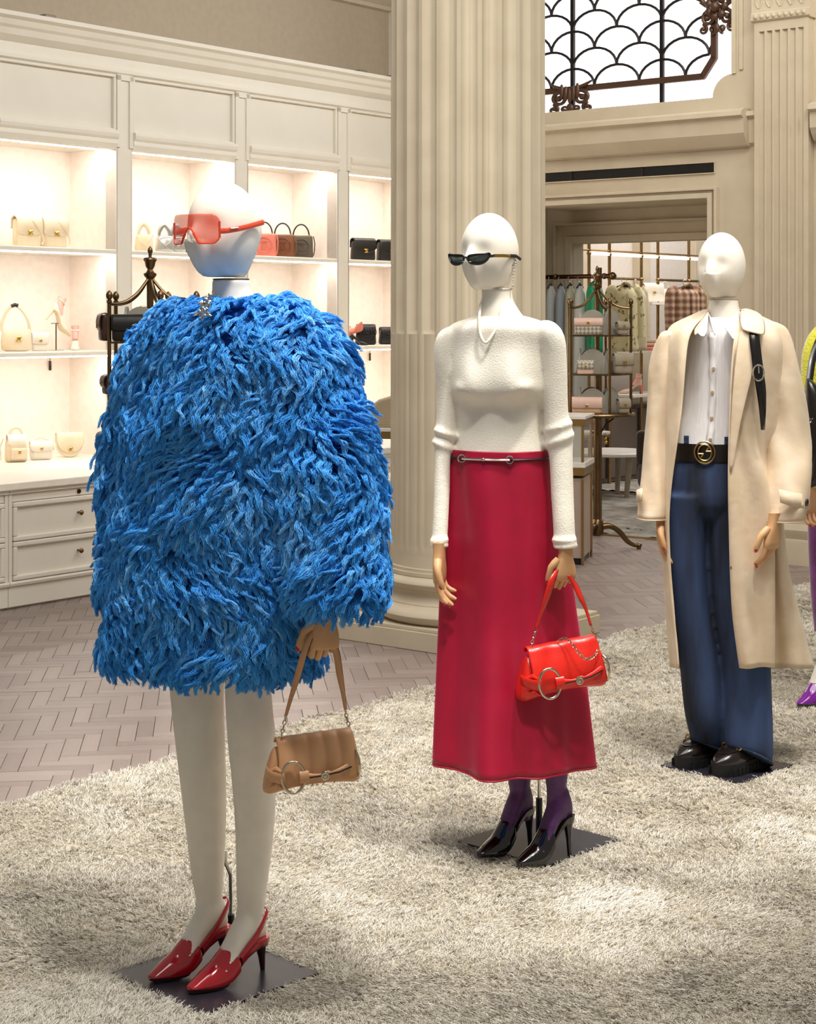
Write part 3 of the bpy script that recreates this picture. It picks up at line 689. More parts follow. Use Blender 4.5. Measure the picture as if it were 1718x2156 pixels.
# ================================================================ mannequin in the blue coat
FUR = hair_mat('blue_fleece', '1f74ca', '45a9f2', '8fd3ff', .6)
M1 = thing('mannequin', 'cream mannequin in a shaggy bright blue fur coat and red slingback heels', 'mannequin', (-.447, 3.98, 0), 0, 'dressed mannequins on the rug')
Y1 = 3.98
head(M1, W(471, 486, Y1), 35, 1.0)
b = MB()
b.loft(rings([(588,446,527,.95),(610,446,530,.95),(640,442,548,.9),(665,400,600,.7),(700,345,640,.6),(800,335,640,.6),(1000,345,620,.7),(1200,330,640,.75),(1330,345,610,.8)], Y1, 22, 28, psi=40))
hA, hB = FL(476, 2027), FL(557, 2049); hA.z = hB.z = .0105; dA, _ = facing(46)
for keys, yy, hl in (([(1300,350,478),(1450,357,472),(1550,367,474),(1650,379,477),(1750,391,476),(1850,404,471),(1905,414,468),(1945,416,468)], 4.10, hA),
                     ([(1300,470,580),(1450,473,572),(1550,478,581),(1650,488,582),(1750,495,577),(1850,497,565),(1922,499,556),(1965,500,553)], 3.99, hB)):
    ax = hl+dA*.035; yt = ax.y
    kk = [(k[0], k[1], k[2], .95, (yt-yy)*sm(1300, 1950, k[0])) for k in keys]
    b.loft(rings(kk, yy, 20, 24, psi=46))
    foot(b, hl, 46, .192, .072)
remesh(b.build('body', BODY, M1, world=True, ang=180), .0055, 5)
for py, L, R, yy in ((1903, 412.5, 469.5, hA.y-.02), (1921, 497.5, 557.5, hB.y-.02)):
    r = ring(py, L, R, yy, .95, 50, 24); MB().tube([tuple(p) for p in r], .0009, 5, closed=True).build('ankle_joint', mat('joint_shadow', 'a8987c', .6), M1, world=True)
r = ring(588, 449, 524, Y1, .95, 40, 32); MB().tube([tuple(p) for p in r], .0016, 6, closed=True).build('neck_joint', mat('joint_dark', '4a463e', .6), M1, world=True)
shoe(M1, hA, 46, RED, DARKRED, .192, .072, toe=1.14); shoe(M1, hB, 46, RED, DARKRED, .192, .072, toe=1.14)
base_plate(M1, 0)
rd = MB(); g = W(484, 1925, 4.16); rd.tube([W(474,1790,4.14), W(474,1815,4.14), W(485,1840,4.15), W(486,1890,4.16), W(485,1935,4.16)], .005, 8)
rd.build('support_rod', SILVER, M1, world=True); MB().tube([W(485,1925,4.16), Vector((W(485,1925,4.16).x, 4.16, .0105))], .010, 10).build('rod_socket', BLACKM, M1, world=True)
CB = MB()
def coat_fold(th, u): return 1+.025*math.sin(5*th+6*u)+.02*math.sin(3*th-4*u)
CB.loft(rings([(652,432,560,.95),(648,392,604,.85),(664,355,640,.75),(692,325,668,.72),(740,306,695,.70),(800,292,705,.70),(900,272,700,.72),(1000,260,695,.74),(1100,252,688,.76),(1200,244,680,.76),(1300,236,672,.76),(1350,230,668,.76),(1378,236,662,.76)], Y1, 40, 48, psi=35, fold=coat_fold))
CB.tube([tuple(p) for p in spline([tuple(W(632,700,3.90)), tuple(W(668,800,3.86)), tuple(W(694,950,3.82)), tuple(W(704,1100,3.78)), tuple(W(708,1220,3.75)), tuple(W(708,1268,3.74))], 20)], [.058+.034*min(i/9, 1) for i in range(20)], 24)
CB.tube([tuple(p) for p in spline([tuple(W(350,715,4.06)), tuple(W(312,850,4.1)), tuple(W(296,1000,4.12)), tuple(W(290,1150,4.1)), tuple(W(296,1240,4.05))], 16)], [.06+.02*min(i/6, 1) for i in range(16)], 20)
coat = CB.build('fur_coat', mat('blue_hide', '0f55ab', .8), M1, world=True, ang=180)
remesh(coat, .012, 8)
def grow_fur(base, root, nlocks, seed=3):
    bpy.context.view_layer.update()
    dg = bpy.context.evaluated_depsgraph_get(); ev = base.evaluated_get(dg); me = ev.to_mesh(); me.calc_loop_triangles()
    nt = len(me.loop_triangles); tv = np.zeros(nt*3, np.int32); me.loop_triangles.foreach_get('vertices', tv); tv = tv.reshape(nt, 3)
    vc = np.zeros(len(me.vertices)*3, np.float32); me.vertices.foreach_get('co', vc); vc = vc.reshape(-1, 3)+np.array(root.location)
    vn = np.zeros(len(me.vertices)*3, np.float32); me.vertices.foreach_get('normal', vn); vn = vn.reshape(-1, 3)
    a, b_, c = vc[tv[:, 0]], vc[tv[:, 1]], vc[tv[:, 2]]; ar = np.linalg.norm(np.cross(b_-a, c-a), axis=1); rg = np.random.default_rng(seed)
    pick = rg.choice(nt, nlocks, p=ar/ar.sum()); r1 = np.sqrt(rg.random(nlocks)); r2 = rg.random(nlocks); w = np.stack([1-r1, r1*(1-r2), r1*r2], 1)[:, :, None]
    P0 = (np.stack([a[pick], b_[pick], c[pick]], 1)*w).sum(1); Nn = (np.stack([vn[tv[pick, 0]], vn[tv[pick, 1]], vn[tv[pick, 2]]], 1)*w).sum(1); Nn /= np.linalg.norm(Nn, axis=1)[:, None]+1e-9
    ev.to_mesh_clear()
    nx, nyy, nzz = W(492, 655, 4.0); keep = (Nn[:, 1] < .55) & (Nn[:, 2] > -.80) & (np.hypot(P0[:, 0]-nx, P0[:, 1]-nyy) > .072)                     # the far side of the coat is never in reach of a step to the side
    P0, Nn = P0[keep], Nn[keep]; n = len(P0)
    nz = lambda s, o: np.array([noise.noise(Vector(p)*s+Vector((o, o*2, -o))) for p in P0])
    P0 = P0+Nn*(.016*nz(8., 21.))[:, None]
    down = np.tile(np.array([0, 0, -1.]), (n, 1)); down = down-Nn*(down*Nn).sum(1)[:, None]; down /= np.linalg.norm(down, axis=1)[:, None]+1e-6
    side = np.cross(Nn, down); ang = 1.5*nz(4.5, 1.)+1.3*nz(12., 5.)+rg.normal(0, .35, n)
    fl = down*np.cos(ang)[:, None]+side*np.sin(ang)[:, None]
    ln = (.074+.024*nz(7., 9.)+rg.normal(0, .007, n)).clip(.03, .11); lift = .48+.5*nz(9., 3.)+rg.normal(0, .16, n)
    K = 9; f = 30; N = n*f; lk = np.repeat(np.arange(n), f)
    Pc = np.zeros((n, K, 3)); cur = P0-Nn*.004; Pc[:, 0] = cur
    w1 = rg.uniform(0, 6.28, n); wa = rg.uniform(.35, 1.0, n)
    for k in range(1, K):
        s = k/(K-1); out = (lift*(1-s)**1.2*2.0)[:, None]; wv = (wa*np.sin(w1+s*7.5))[:, None]; wv2 = (wa*.6*np.cos(w1*1.7+s*8.5))[:, None]
        dirv = fl*(.45+.8*s)+Nn*(out+wv2*.5)+side*wv+np.array([0, 0, -.5*s*s]); dirv /= np.linalg.norm(dirv, axis=1)[:, None]
        cur = cur+dirv*(ln/(K-1))[:, None]; Pc[:, k] = cur
    th = rg.uniform(0, 6.28, N); rr = .0082*np.sqrt(rg.random(N)); tw = rg.normal(0, .8, n)[lk]
    P = np.zeros((N, K, 3)); lf_ = rg.uniform(.82, 1.0, N)
    for k in range(K):
        s = k/(K-1); sh = (.75+.6*math.sin(PI*min(s*1.2, 1)))*(1-.58*s**2.0); a_ = th+tw*s*2
        base_p = Pc[lk, 0]*(0)+Pc[lk, k]
        P[:, k] = base_p+(side[lk]*np.cos(a_)[:, None]+(Nn*.6+fl*.4)[lk]*np.sin(a_)[:, None])*(rr*sh)[:, None]*1.0
    P += rg.normal(0, .0013, P.shape)*np.linspace(.3, 1.2, K)[None, :, None]
    rad = np.outer(np.full(N, .00062), np.array([1, 1, 1, 1, 1, .95, .9, .75, .35]))
    tone = np.clip(.5+.22*nz(6., 7.)+rg.normal(0, .13, n), 0, 1)
    return P, rad, np.clip(tone[lk]+rg.normal(0, .07, N), 0, 1)
P, rad, tone = grow_fur(coat, M1, 12500)
hair('fur', FUR, coat, P, rad, tone, tuple(M1.location))
d1 = facing(62)[0]; l1 = Vector((-d1.y, d1.x, 0))
hand(M1, W(684, 1292, 3.735), d1*.75+l1*-.1, l1, ((30, 85, 65), (34, 88, 65), (36, 88, 65), (34, 88, 65)), (26, 10), .84)
# visor sunglasses
VIS = mat('coral_tinted_lens', 'ff5c38', .06, trans=.0, alpha=.50, coat=.5); VISD = mat('coral_frame', 'f2512f', .12, alpha=.85, coat=.8)
def visor():
    t = thing('sunglasses', 'coral tinted shield sunglasses worn by the mannequin in blue fur', 'sunglasses', W(471, 486, Y1))
    d, xl = facing(34); T = xform((0, 0, 0), xl, d, (0, 0, 1)); WX = .068
    f = lambda x: .120-5.4*x*x
    mb = MB(T); nx, nz_ = 60, 14; vs = []
    def lim(x):
        q = max(abs(x)/WX, 0); return .033-.013*max((q-.78)/.22, 0)**2.2
    def zb(x):
        a = abs(x); lo = -.034 if a > .026 else -.034+.036*(1-(a/.026)**1.5)
        q = a/WX; return lo+.012*max((q-.80)/.20, 0)**2.2
    for i in range(nx+1):
        x = -WX+2*WX*i/nx; lo, hi = zb(x), lim(x)
        for j in range(nz_+1): vs.append((x, f(x), lo+(hi-lo)*j/nz_))
    mb.add(vs, [(i*(nz_+1)+j, (i+1)*(nz_+1)+j, (i+1)*(nz_+1)+j+1, i*(nz_+1)+j+1) for i in range(nx) for j in range(nz_)]).build('lens', VIS, t, solid=.0016)
    rim = MB(T); pts = [(-WX+2*WX*i/80, f(-WX+2*WX*i/80)+.001, zb(-WX+2*WX*i/80)) for i in range(81)]
    rim.tube(pts, .0021, 6).build('lower_rim', VISD, t)
    for s in (-1, 1):
        tp = MB(T); pts = [(s*WX, .094, -.006), (s*.0765, .075, -.004), (s*.083, .03, .004), (s*.082, -.045, .020)]
        tp.tube([tuple(p) for p in spline(pts, 12)], .0068, 8, flat=.35, up=(1, 0, 0)).build('temple', VISD, t)
        gl = MB(T); gl.tube([(s*.0800, .072, .000), (s*.0835, .050, .003)], .0030, 8, flat=.6).build('metal_plaque', SILVER, t)
        MB(T).tube([(s*WX, .095, .016), (s*WX, .094, -.022)], .0028, 6).build('end_piece', VISD, t)
    nb = MB(T)
    for s in (-1, 1): nb.tube([(s*.012, f(.012)+.001, -.010), (s*.018, f(.018)+.001, -.020), (s*.025, f(.025)+.001, -.033)], .0030, 6)
    nb.build('nose_bridge', VISD, t)
visor()
br = thing('brooch', 'silver crystal cluster brooch at the collar of the blue fur coat', 'brooch', W(433, 645, 3.74))
mb = MB()
for k in range(44):
    x, z = random.uniform(-.012, .012), random.uniform(-.026, .026); v = Vector((random.gauss(0, 1), random.gauss(-.6, .6), random.gauss(0, 1))).normalized()*.012
    p = Vector((x+z*.35, random.uniform(-.012, .004), z)); mb.tube([p, p+v*.5, p+v], [.0022, .0032, .0008], 5)
mb.build('crystals', SILVER, br, ang=20)

# ================================================================ mannequin in the red skirt
Y2 = 4.93
KNIT = mat('ivory_knit', 'f3ecdb', .75, sheen=.25, bump=.22, bscale=260)
M2 = thing('mannequin', 'cream mannequin in an ivory knit top and long crimson skirt', 'mannequin', (.378, 4.98, 0), 0, 'dressed mannequins on the rug')
head(M2, W(1030, 532, Y2), 36, 1.0)
b = MB(); b.loft(rings([(606,1014,1078,.95),(630,1013,1080,.95),(655,1004,1094,.9),(690,985,1120,.7),(720,975,1130,.6)], Y2, 14, 24, psi=15))
hA, hB = FL(1119, 1790), FL(1202, 1808); hA.z = hB.z = .0105
dF, _ = facing(56)
nb = b.build('body', BODY, M2, world=True, ang=180)
r = ring(607, 1011, 1079, Y2, .95, 20, 32); MB().tube([tuple(p) for p in r], .0012, 6, closed=True).build('neck_joint', MATS['joint_shadow'], M2, world=True)
lg = MB()
for keys, hl in (([(1622,1069,1119),(1650,1070,1117),(1680,1076,1113),(1705,1078,1116),(1725,1078,1118)], hA), ([(1618,1145,1197),(1640,1148,1195),(1670,1151,1191),(1695,1150,1193),(1720,1148,1196)], hB)):
    ax = hl+dF*.034
    lg.loft(rings([(k[0], k[1], k[2], 1., 0) for k in keys], ax.y, 14, 22, psi=56)); foot(lg, hl, 56, .168, .108)
remesh(lg.build('tights', SKIN2, M2, world=True, ang=180), .005, 4)
for h_ in (hA, hB): shoe(M2, h_, 56, BLKPAT, BLKPAT, .168, .108, sling=False, toe=1.14, heelr=(.016, .006), vend=.60)
base_plate(M2, 1)
MB().tube([W(1135,1560,5.02), W(1135,1690,5.02)], .0055, 8).build('support_rod', SILVER, M2, world=True)
g = W(1135, 1680, 5.02); MB().tube([g, Vector((g.x, g.y, .0105))], .010, 10).build('rod_socket', BLACKM, M2, world=True)
# knit top: torso, arms and pushed-up folds as one skin
b = MB()
dT, xT = facing(14)
tor = rings([(664,1000,1098,.85),(670,985,1122,.75),(681,955,1150,.66),(698,940,1166,.62),(740,943,1157,.60),(790,950,1148,.58),(830,954,1144,.57),(870,960,1141,.58),(905,962,1141,.60),(940,958,1147,.64),(966,953,1152,.68)], Y2, 60, 72, psi=15)
for r in tor:
    c = sum(r, Vector())/len(r); py = HY+(CAMH-c.z)*F/Y2
    up_ = sm(690, 812, py)**1.3*(1-sm(818, 858, py))
    for i, p in enumerate(r):
        q = p-c; fw = q.dot(dT); xx = q.dot(xT)
        if fw > 0:
            lat = .62*math.exp(-(xx/.075)**4)+.75*math.exp(-((abs(xx)-.076)/.038)**2); nip = .35*math.exp(-((xx+.094)/.016)**2-((py-812)/11)**2)+.22*math.exp(-((xx-.092)/.016)**2-((py-816)/11)**2)
            r[i] = p+dT*(.050*(up_*lat+nip)*min(fw/.05, 1))+xT*(.016*up_*math.copysign(1, xx)*sm(.07, .13, abs(xx)))
b.loft(tor)
def arm(keys, Y, extra=()):
    pts = [tuple(W(k[0], k[1], Y+k[3])) for k in keys]; rd = [k[2]*Y/F for k in keys]
    q = spline([p+(r,) for p, r in zip(pts, rd)], 34); b.tube([tuple(p[:3]) for p in q], [float(p[3]) for p in q], 20)
arm([(968,706,14,0),(950,708,22,0),(939,722,24,0),(936,760,23,.0),(938,820,21,.01),(939,870,20,.01),(938,905,22,.01),(934,940,20,.0),(932,965,17,-.01),(930,1040,17,-.03),(927,1110,16.5,-.05),(925,1153,17,-.06)], Y2+.0)
arm([(1125,700,16,0),(1146,700,28,0),(1160,716,30,0),(1167,765,27,0),(1169,820,26,0),(1171,870,26,.0),(1176,910,30,0),(1179,938,28,0),(1181,965,25,-.01),(1184,1040,24,-.03),(1187,1100,23,-.05),(1190,1155,22.5,-.06)], Y2-.06)
def cuffroll(px, py, rp, Y, tilt, th, psi=0):
    c = W(px, py, Y); r = rp*Y/F; b.torus(c, r, th, (tilt, 0, 1), 24, 10)
for px, py, rp, ti, th in ((1175,898,27,-.30,.009),(1178,925,28,-.42,.010)): cuffroll(px, py, rp, Y2-.06, ti, th)
for px, py, rp, ti, th in ((937,912,21,.32,.008),(933,938,20,.45,.010)): cuffroll(px, py, rp, Y2, ti, th)
for px, py, Y, rp in ((1188,1136,Y2-.12,24),(1190,1150,Y2-.12,23.5),(925,1137,Y2-.06,17.5),(925,1149,Y2-.06,17)): cuffroll(px, py, rp, Y, -.05, .0055)
remesh(b.build('knit_top', KNIT, M2, world=True, ang=180), .0055, 8)
nk = MB(); pts = [W(1012,640,Y2-.02), W(1009,672,Y2-.07), W(1012,705,Y2-.095), W(1022,722,Y2-.105), W(1035,708,Y2-.10), W(1050,680,Y2-.085), W(1056,650,Y2-.06)]
nk.tube([tuple(p) for p in spline([tuple(p) for p in pts], 24)], .0042, 8).build('drawstring', KNIT, M2, world=True)
CRIM = mat('crimson_satin', 'a50b31', .45, col2='990a2a', nscale=8, sheen=.4, sheencol='ff5f90', bump=.06, bscale=14)
def skirt_fold(th, u):
    k = u**.8; return 1+k*(.09*math.sin(4*th+1.0+.8*u)+.085*math.sin(7*th+2.2-.9*u)+.04*math.sin(11*th+u))+.03*math.sin(5*th-7*u)*(1-u)*sm(0, .2, u)+.006*math.sin(9*th+14*u)*(1-u)
sk = MB(); rgs = rings([(946,952,1152,.70),(972,949,1155,.70),(1030,945,1160,.74),(1100,942,1168,.76),(1200,938,1185,.76),(1300,934,1195,.78),(1400,929,1206,.80,-.02),(1500,925,1214,.82,-.04),(1606,921,1223,.86,-.06)], Y2, 60, 96, psi=12, fold=skirt_fold)
sk.loft(rgs, False, False); skirt = sk.build('long_skirt', CRIM, M2, world=True, ang=180, solid=.003)
hm = MB(); hm.tube([tuple(p) for p in rgs[-1]], .0028, 6, closed=True).build('hem', CRIM, skirt, world=True, ang=180)
bl = MB(); rb = ring(962, 947, 1155, Y2, .70, 12, 60); bl.tube([tuple(p) for p in rb], .0062, 8, closed=True, flat=.5, up=(0,0,1)); belt = bl.build('thin_belt', BLACKM, M2, world=True)
bt = MB(); f0 = [p for p in rb if p.y < Y2]; f0.sort(key=lambda p: p.x)
sel = [p+Vector((0, -.006, 0)) for p in f0 if W(965,0,Y2).x < p.x < W(1072,0,Y2).x]
bt.tube([tuple(p) for p in sel], .003, 6)
for p in (sel[0], sel[-1]): bt.torus(p, .010, .0022, (0, 1, 0), 16, 6)
bt.ell(sel[len(sel)//2], .0055, 8, 6); bt.build('belt_hardware', SILVER, belt, world=True)
dh = facing(60)[0]; lh = Vector((-dh.y, dh.x, 0))
hand(M2, W(1191, 1163, Y2-.13), dh, lh, ((34, 85, 60), (36, 88, 60), (38, 88, 60), (38, 88, 60)), (12, 12), .86)
dr_ = facing(20)[0]; rr_ = -Vector((-dr_.y, dr_.x, 0))
hand(M2, W(925, 1163, Y2-.07), dr_, rr_, ((10, 22, 18), (14, 26, 20), (18, 30, 22), (22, 32, 24)), (2, 14), .95)
# black narrow sunglasses
def narrow():
    t = thing('sunglasses', 'narrow black sunglasses worn by the mannequin in the crimson skirt', 'sunglasses', W(1030, 532, Y2)); d, xl = facing(36); T = xform((0, .0, -.023), xl, d, (0, 0, 1))
    LENS = mat('dark_grey_lens', '626b5f', .08, coat=.5)
    for s in (-1, 1):
        cx = s*.036; sh_ = [(-1,.1),(-.88,.72),(-.3,.92),(.45,.98),(1.08,1.12),(1.04,.45),(.72,-.5),(.2,-.95),(-.4,-.92),(-.85,-.5)]
        pts = [(cx+s*p[0]*.031, .119-3.2*(cx+s*p[0]*.031)**2, p[1]*.0145) for p in spline(sh_+sh_[:1], 31)][:-1]
        MB(T).tube(pts, .0027, 8, closed=True).build('rim', BLKPAT, t)
        mb = MB(T); mb.add([(p[0], p[1]-.001, p[2]) for p in pts], [tuple(range(len(pts)))]).build('lens', LENS, t, solid=.0015)
        MB(T).tube([(s*.066, .103, .008), (s*.076, .090, .010)], .0045, 8).build('end_piece', BLKPAT, t)
        MB(T).tube([(s*.075, .092, .010), (s*.080, .05, .011), (s*.081, .02, .011), (s*.079, .012, .011)], .0048, 8, flat=.4, up=(1,0,0)).build('temple', GOLD, t)
        MB(T).tube([(s*.079, .014, .011), (s*.079, -.02, .012), (s*.078, -.045, .004)], .0055, 8, flat=.45, up=(1,0,0)).build('temple_tip', BLKPAT, t)
    MB(T).tube([(-.008, .119, .003), (0, .121, .006), (.008, .119, .003)], .0036, 8).build('bridge', BLKPAT, t)
narrow()
er = thing('earring', 'long silver crystal drop earring beside the narrow black sunglasses', 'earring', W(1080, 551, Y2-.03))
mb = MB(); mb.torus((0,0,0), .009, .0028, (.4,-1,0), 16, 6); mb.ell((.006,-.004,-.004), .005, 8, 6); mb.ell((-.006,-.004,-.010), .006, 8, 6)
for k in range(5): mb.ell((.002*(k%2), -.002, -.018-.009*k), .0038-.0004*k, 8, 6)
mb.ell((.0,-.002,-.07), .004, 8, 6); mb.build('crystal_drop', SILVER, er)
# ================================================================ mannequin in the trench coat
Y3 = 5.82
TRENCH = mat('beige_gabardine', 'dac7ad', .6, col2='cfba9c', nscale=14, sheen=.15, bump=.45, bscale=10)
SHIRT = mat('white_shirting', 'f4f2f2', .7, col2='e6e4e6', nscale=5, stretch=(60,60,1))
def denim():
    m = mat('indigo_denim', '3c5380', .85, col2='131824', nscale=6, stretch=(1.5,1.5,.22), ramp=(.34,.74), bump=.15, bscale=700); return m
DENIM = denim()
M3 = thing('mannequin', 'cream mannequin in a long beige trench coat over white shirt and wide jeans', 'mannequin', (1.085, 5.82, 0), 0, 'dressed mannequins on the rug')
head(M3, W(1519, 560, Y3), 33, 1.0)
b = MB(); b.loft(rings([(629,1494,1553,.95),(650,1492,1556,.95),(680,1486,1566,.9),(712,1470,1580,.7)], Y3, 12, 24, psi=20)); b.build('body', BODY, M3, world=True, ang=180)
r = ring(629, 1492, 1554, Y3, .95, 20, 32); MB().tube([tuple(p) for p in r], .0012, 6, closed=True).build('neck_joint', MATS['joint_shadow'], M3, world=True)
def sfold(th, u): return 1+.012*math.sin(7*th+9*u)+.014*math.sin(4*th-7*u)
sh = MB(); sh.loft(rings([(668,1474,1572,.8),(685,1455,1590,.72),(710,1440,1602,.66),(760,1436,1596,.64),(850,1436,1584,.64),(900,1430,1580,.64),(945,1424,1574,.68)], Y3, 30, 56, psi=18, fold=sfold), False, False)
shirt = sh.build('shirt', SHIRT, M3, world=True, ang=180)
dS, xS = facing(18)
SHR = rings([(668,1474,1572,.8),(685,1455,1590,.72),(710,1440,1602,.66),(760,1436,1596,.64),(850,1436,1584,.64),(900,1430,1580,.64),(945,1424,1574,.68)], Y3, 60, 160, psi=18)
def shirt_front(px, py):       # the point of the shirt front met at this pixel
    z = W(px, py, Y3-.06).z; r = min(SHR, key=lambda q: abs(q[0].z-z)); p = min((q for q in r if q.y < Y3), key=lambda q: abs(q.x/q.y-(px-CX)/F)); return Vector((p.x, p.y-.004, z))
pk = MB(); L_ = [shirt_front(1487+6*math.sin(y*.01), y) for y in range(700, 945, 12)]; R_ = [shirt_front(1501+6*math.sin(y*.01), y) for y in range(700, 945, 12)]
pk.loft([[a, b_] for a, b_ in zip(L_, R_)], closed=False); pk.build('placket', SHIRT, shirt, world=True, ang=180, solid=.003)
for py in (776, 826, 880, 925):
    p = shirt_front(1494+6*math.sin(py*.01), py)+Vector((0, -.002, 0)); MB().cyl(p, p+Vector((0, -.003, 0)), .0062, .0058, 14).build('button', mat('horn_button', 'b79c78', .3), shirt, world=True)
def sheet(name, m, rows, parent, thick=.003, sub=1, ang=180):
    return MB().loft([[W(*p) for p in r] for r in rows], closed=False).build(name, m, parent, world=True, ang=ang, solid=thick, sub=sub)
# shirt collar points
sheet('collar', SHIRT, [[(1494,650,5.79),(1484,668,5.75),(1478,690,5.72)],[(1491,668,5.73),(1476,690,5.69),(1465,697,5.685)],[(1491,690,5.71),(1485,720,5.675),(1468,700,5.68)]], shirt)
sheet('collar', SHIRT, [[(1556,648,5.80),(1558,672,5.75),(1557,700,5.70)],[(1540,672,5.73),(1545,690,5.70),(1551,712,5.67)],[(1519,693,5.705),(1534,698,5.68),(1544,721,5.665)]], shirt)
sheet('collar_stand', SHIRT, [[(1490,652,5.80),(1496,664,5.745),(1508,695,5.71)],[(1489,670,5.78),(1497,690,5.725),(1507,716,5.70)]], shirt)
# jeans
b = MB()
def jf(th, u): return 1+.020*math.sin(3*th+2)*u+.014*math.sin(5*th+8*u)
b.loft(rings([(938,1418,1576,.72),(960,1414,1580,.74),(1000,1407,1590,.76),(1050,1404,1600,.76),(1075,1412,1596,.66),(1120,1450,1560,.35)], Y3, 12, 48, psi=18))
def leg_loft(rg):
    d = facing(50)[0]
    for i, r in enumerate(rg):
        u = i/(len(rg)-1); c = sum(r, Vector())/len(r)
        for j, p in enumerate(r): r[j] = p+Vector((0, 0, .55*(p-c).dot(d)*sm(.88, 1, u)+.006*math.sin(40*u)*sm(.6, .9, u)*0))
    b.loft(rg)
leg_loft(rings([(1040,1404,1512,1.0),(1100,1405,1492,1.1),(1200,1409,1490,1.15),(1300,1420,1500,1.1),(1400,1431,1516,1.05),(1500,1441,1524,1.0),(1550,1452,1527,1.0,.03),(1576,1458,1527,1.0,.04)], Y3-.02, 40, 40, psi=18, fold=jf))
leg_loft(rings([(1040,1492,1606,1.0),(1100,1492,1610,1.0),(1200,1494,1612,1.0),(1300,1503,1618,1.0),(1400,1519,1622,1.0),(1500,1520,1625,1.0),(1560,1523,1626,1.0,-.01),(1592,1529,1624,1.0,-.01)], Y3-.04, 40, 40, psi=18, fold=jf))
jeans = remesh(b.build('jeans', DENIM, M3, world=True, ang=180), .007, 5)
for py, L, R, yy in ((1574,1457,1527,Y3+.02),(1590,1528,1625,Y3-.05)):
    r = ring(py, L, R, yy, 1.0, 18, 36); c = sum(r, Vector())/36; d = facing(50)[0]
    MB().tube([tuple(p+Vector((0, 0, .55*(p-c).dot(d)))) for p in r], .0045, 8, closed=True).build('hem', mat('frayed_denim', '35475f', .9, col2='141c2c', nscale=90), jeans, world=True, ang=180)
for px in (1444, 1530):
    p = shirt_front(px, 944); MB().box(-.008, .008, -.006, .002, -.045, .042).build('belt_loop', MATS['frayed_denim'], jeans, smooth=False).location = p-M3.location+Vector((0, -.010, 0))
bb_ = MB(); rt = [ring(py, 1412, 1580, Y3, .74, 18, 60) for py in (930, 933, 966, 969)]; bb_.loft([rt[1], ring(931, 1409, 1583, Y3, .75, 18, 60), ring(968, 1409, 1583, Y3, .75, 18, 60), rt[2]], False, False)
wb_ = bb_.build('wide_belt', mat('black_leather', '14110f', .28, coat=.3), M3, world=True, ang=40)
# round buckle with two facing letters G
bk = MB(); c = shirt_front(1480, 944)+Vector((0, -.030, -.010)); T3 = Matrix.Rotation(math.radians(-18), 3, 'Z')
def bp(x, z, y=0): return c+T3 @ Vector((x, y, z))
bk.tube([bp(.034*math.cos(a), .036*math.sin(a)) for a in [2*PI*k/40 for k in range(40)]], .0032, 8, closed=True)
for s in (1, -1):
    cx, cz = -.003*s, .004*s
    pts = [bp(s*(-.023*math.cos(a))+cx*0, s*(.027*math.sin(a)), -.002) for a in [(-.62+k*.11)*PI*.9 for k in range(13)]]
    pts += [bp(s*.004, s*-.006+0*cz, -.002)] if False else []
    bk.tube(pts, .0024, 6)
    bk.tube([bp(s*.021, s*.0045, -.002), bp(s*.004, s*.0045, -.002)], .0024, 6); bk.tube([bp(s*.004, s*.0045, -.002), bp(s*.012, s*.016, -.002)], .0024, 6)
bk.build('round_buckle', mat('antique_gold', 'c4a873', .25, 1.), wb_, world=True)
# loafers
LOAF = mat('brown_black_leather', '1d1512', .22, coat=.5); SOLE = mat('black_rubber', '131212', .7)
def loafer(hx, hy, psi):
    d, xl = facing(psi); H = Vector((hx, hy, .0105)); P = lambda u, x, z: H+d*u+xl*x+Vector((0, 0, z))
    def out(u): return np.interp(u, [0, .02, .08, .16, .21, .245, .262, .27], [.015, .030, .034, .043, .046, .036, .018, .002])
    U = [0, .02, .06, .10, .14, .18, .21, .235, .252, .264, .27]
    sb = MB(); poly = [P(u, out(u)+.005, 0) for u in U]+[P(u, -out(u)-.005, 0) for u in U[::-1]]
    sb.loft([[p+Vector((0, 0, z)) for p in poly] for z in (0, .012, .034, .040)])
    o = MB()
    rg = []
    for u in U:
        zt = np.interp(u, [0, .06, .12, .17, .21, .24, .27], [.105, .11, .105, .088, .080, .070, .044]); w = out(u)+.001
        rg.append([P(u, w*math.copysign(abs(math.cos(a))**.7, math.cos(a)), .038+max(math.sin(a), 0)**.8*(zt-.038)) for a in [PI*k/14 for k in range(15)]])
    o.loft(rg, closed=False)
    sh_ = o.build('loafer', LOAF, M3, world=True, ang=180, sub=1)
    sb.build('lug_sole', SOLE, sh_, world=True, smooth=False)
    tr = MB()
    for u in np.arange(.03, .255, .022):
        for s in (-1, 1):
            x0 = s*(out(u)+.0045); q = [P(u-.0075, x0, 0), P(u+.0075, x0, 0), P(u+.0075, x0+s*.004, 0), P(u-.0075, x0+s*.004, 0)]
            tr.loft([[p+Vector((0, 0, z)) for p in q] for z in (.001, .026)])
    tr.build('tread', SOLE, sh_, world=True, smooth=False)
    ap = MB(); ap.tube([tuple(p) for p in spline([tuple(P(*q)) for q in ((.15,.034,.084),(.17,.034,.081),(.20,.031,.078),(.225,.021,.074),(.238,0,.071),(.225,-.021,.074),(.20,-.031,.078),(.17,-.034,.081),(.15,-.034,.084))], 24)], .0024, 6).build('apron_seam', LOAF, sh_, world=True)
    hb = MB(); y = .180
    hb.tube([P(y, .026, .088), P(y+.004, .010, .096), P(y+.004, -.010, .096), P(y, -.026, .088)], .0032, 8)
    for s in (-1, 1): hb.torus(P(y+.002, s*.030, .086), .0095, .0026, d+Vector((0, 0, .8)), 16, 6)
    hb.ell(P(y+.005, 0, .098), .005, 8, 6); hb.build('snaffle_bit', GOLD, sh_, world=True)
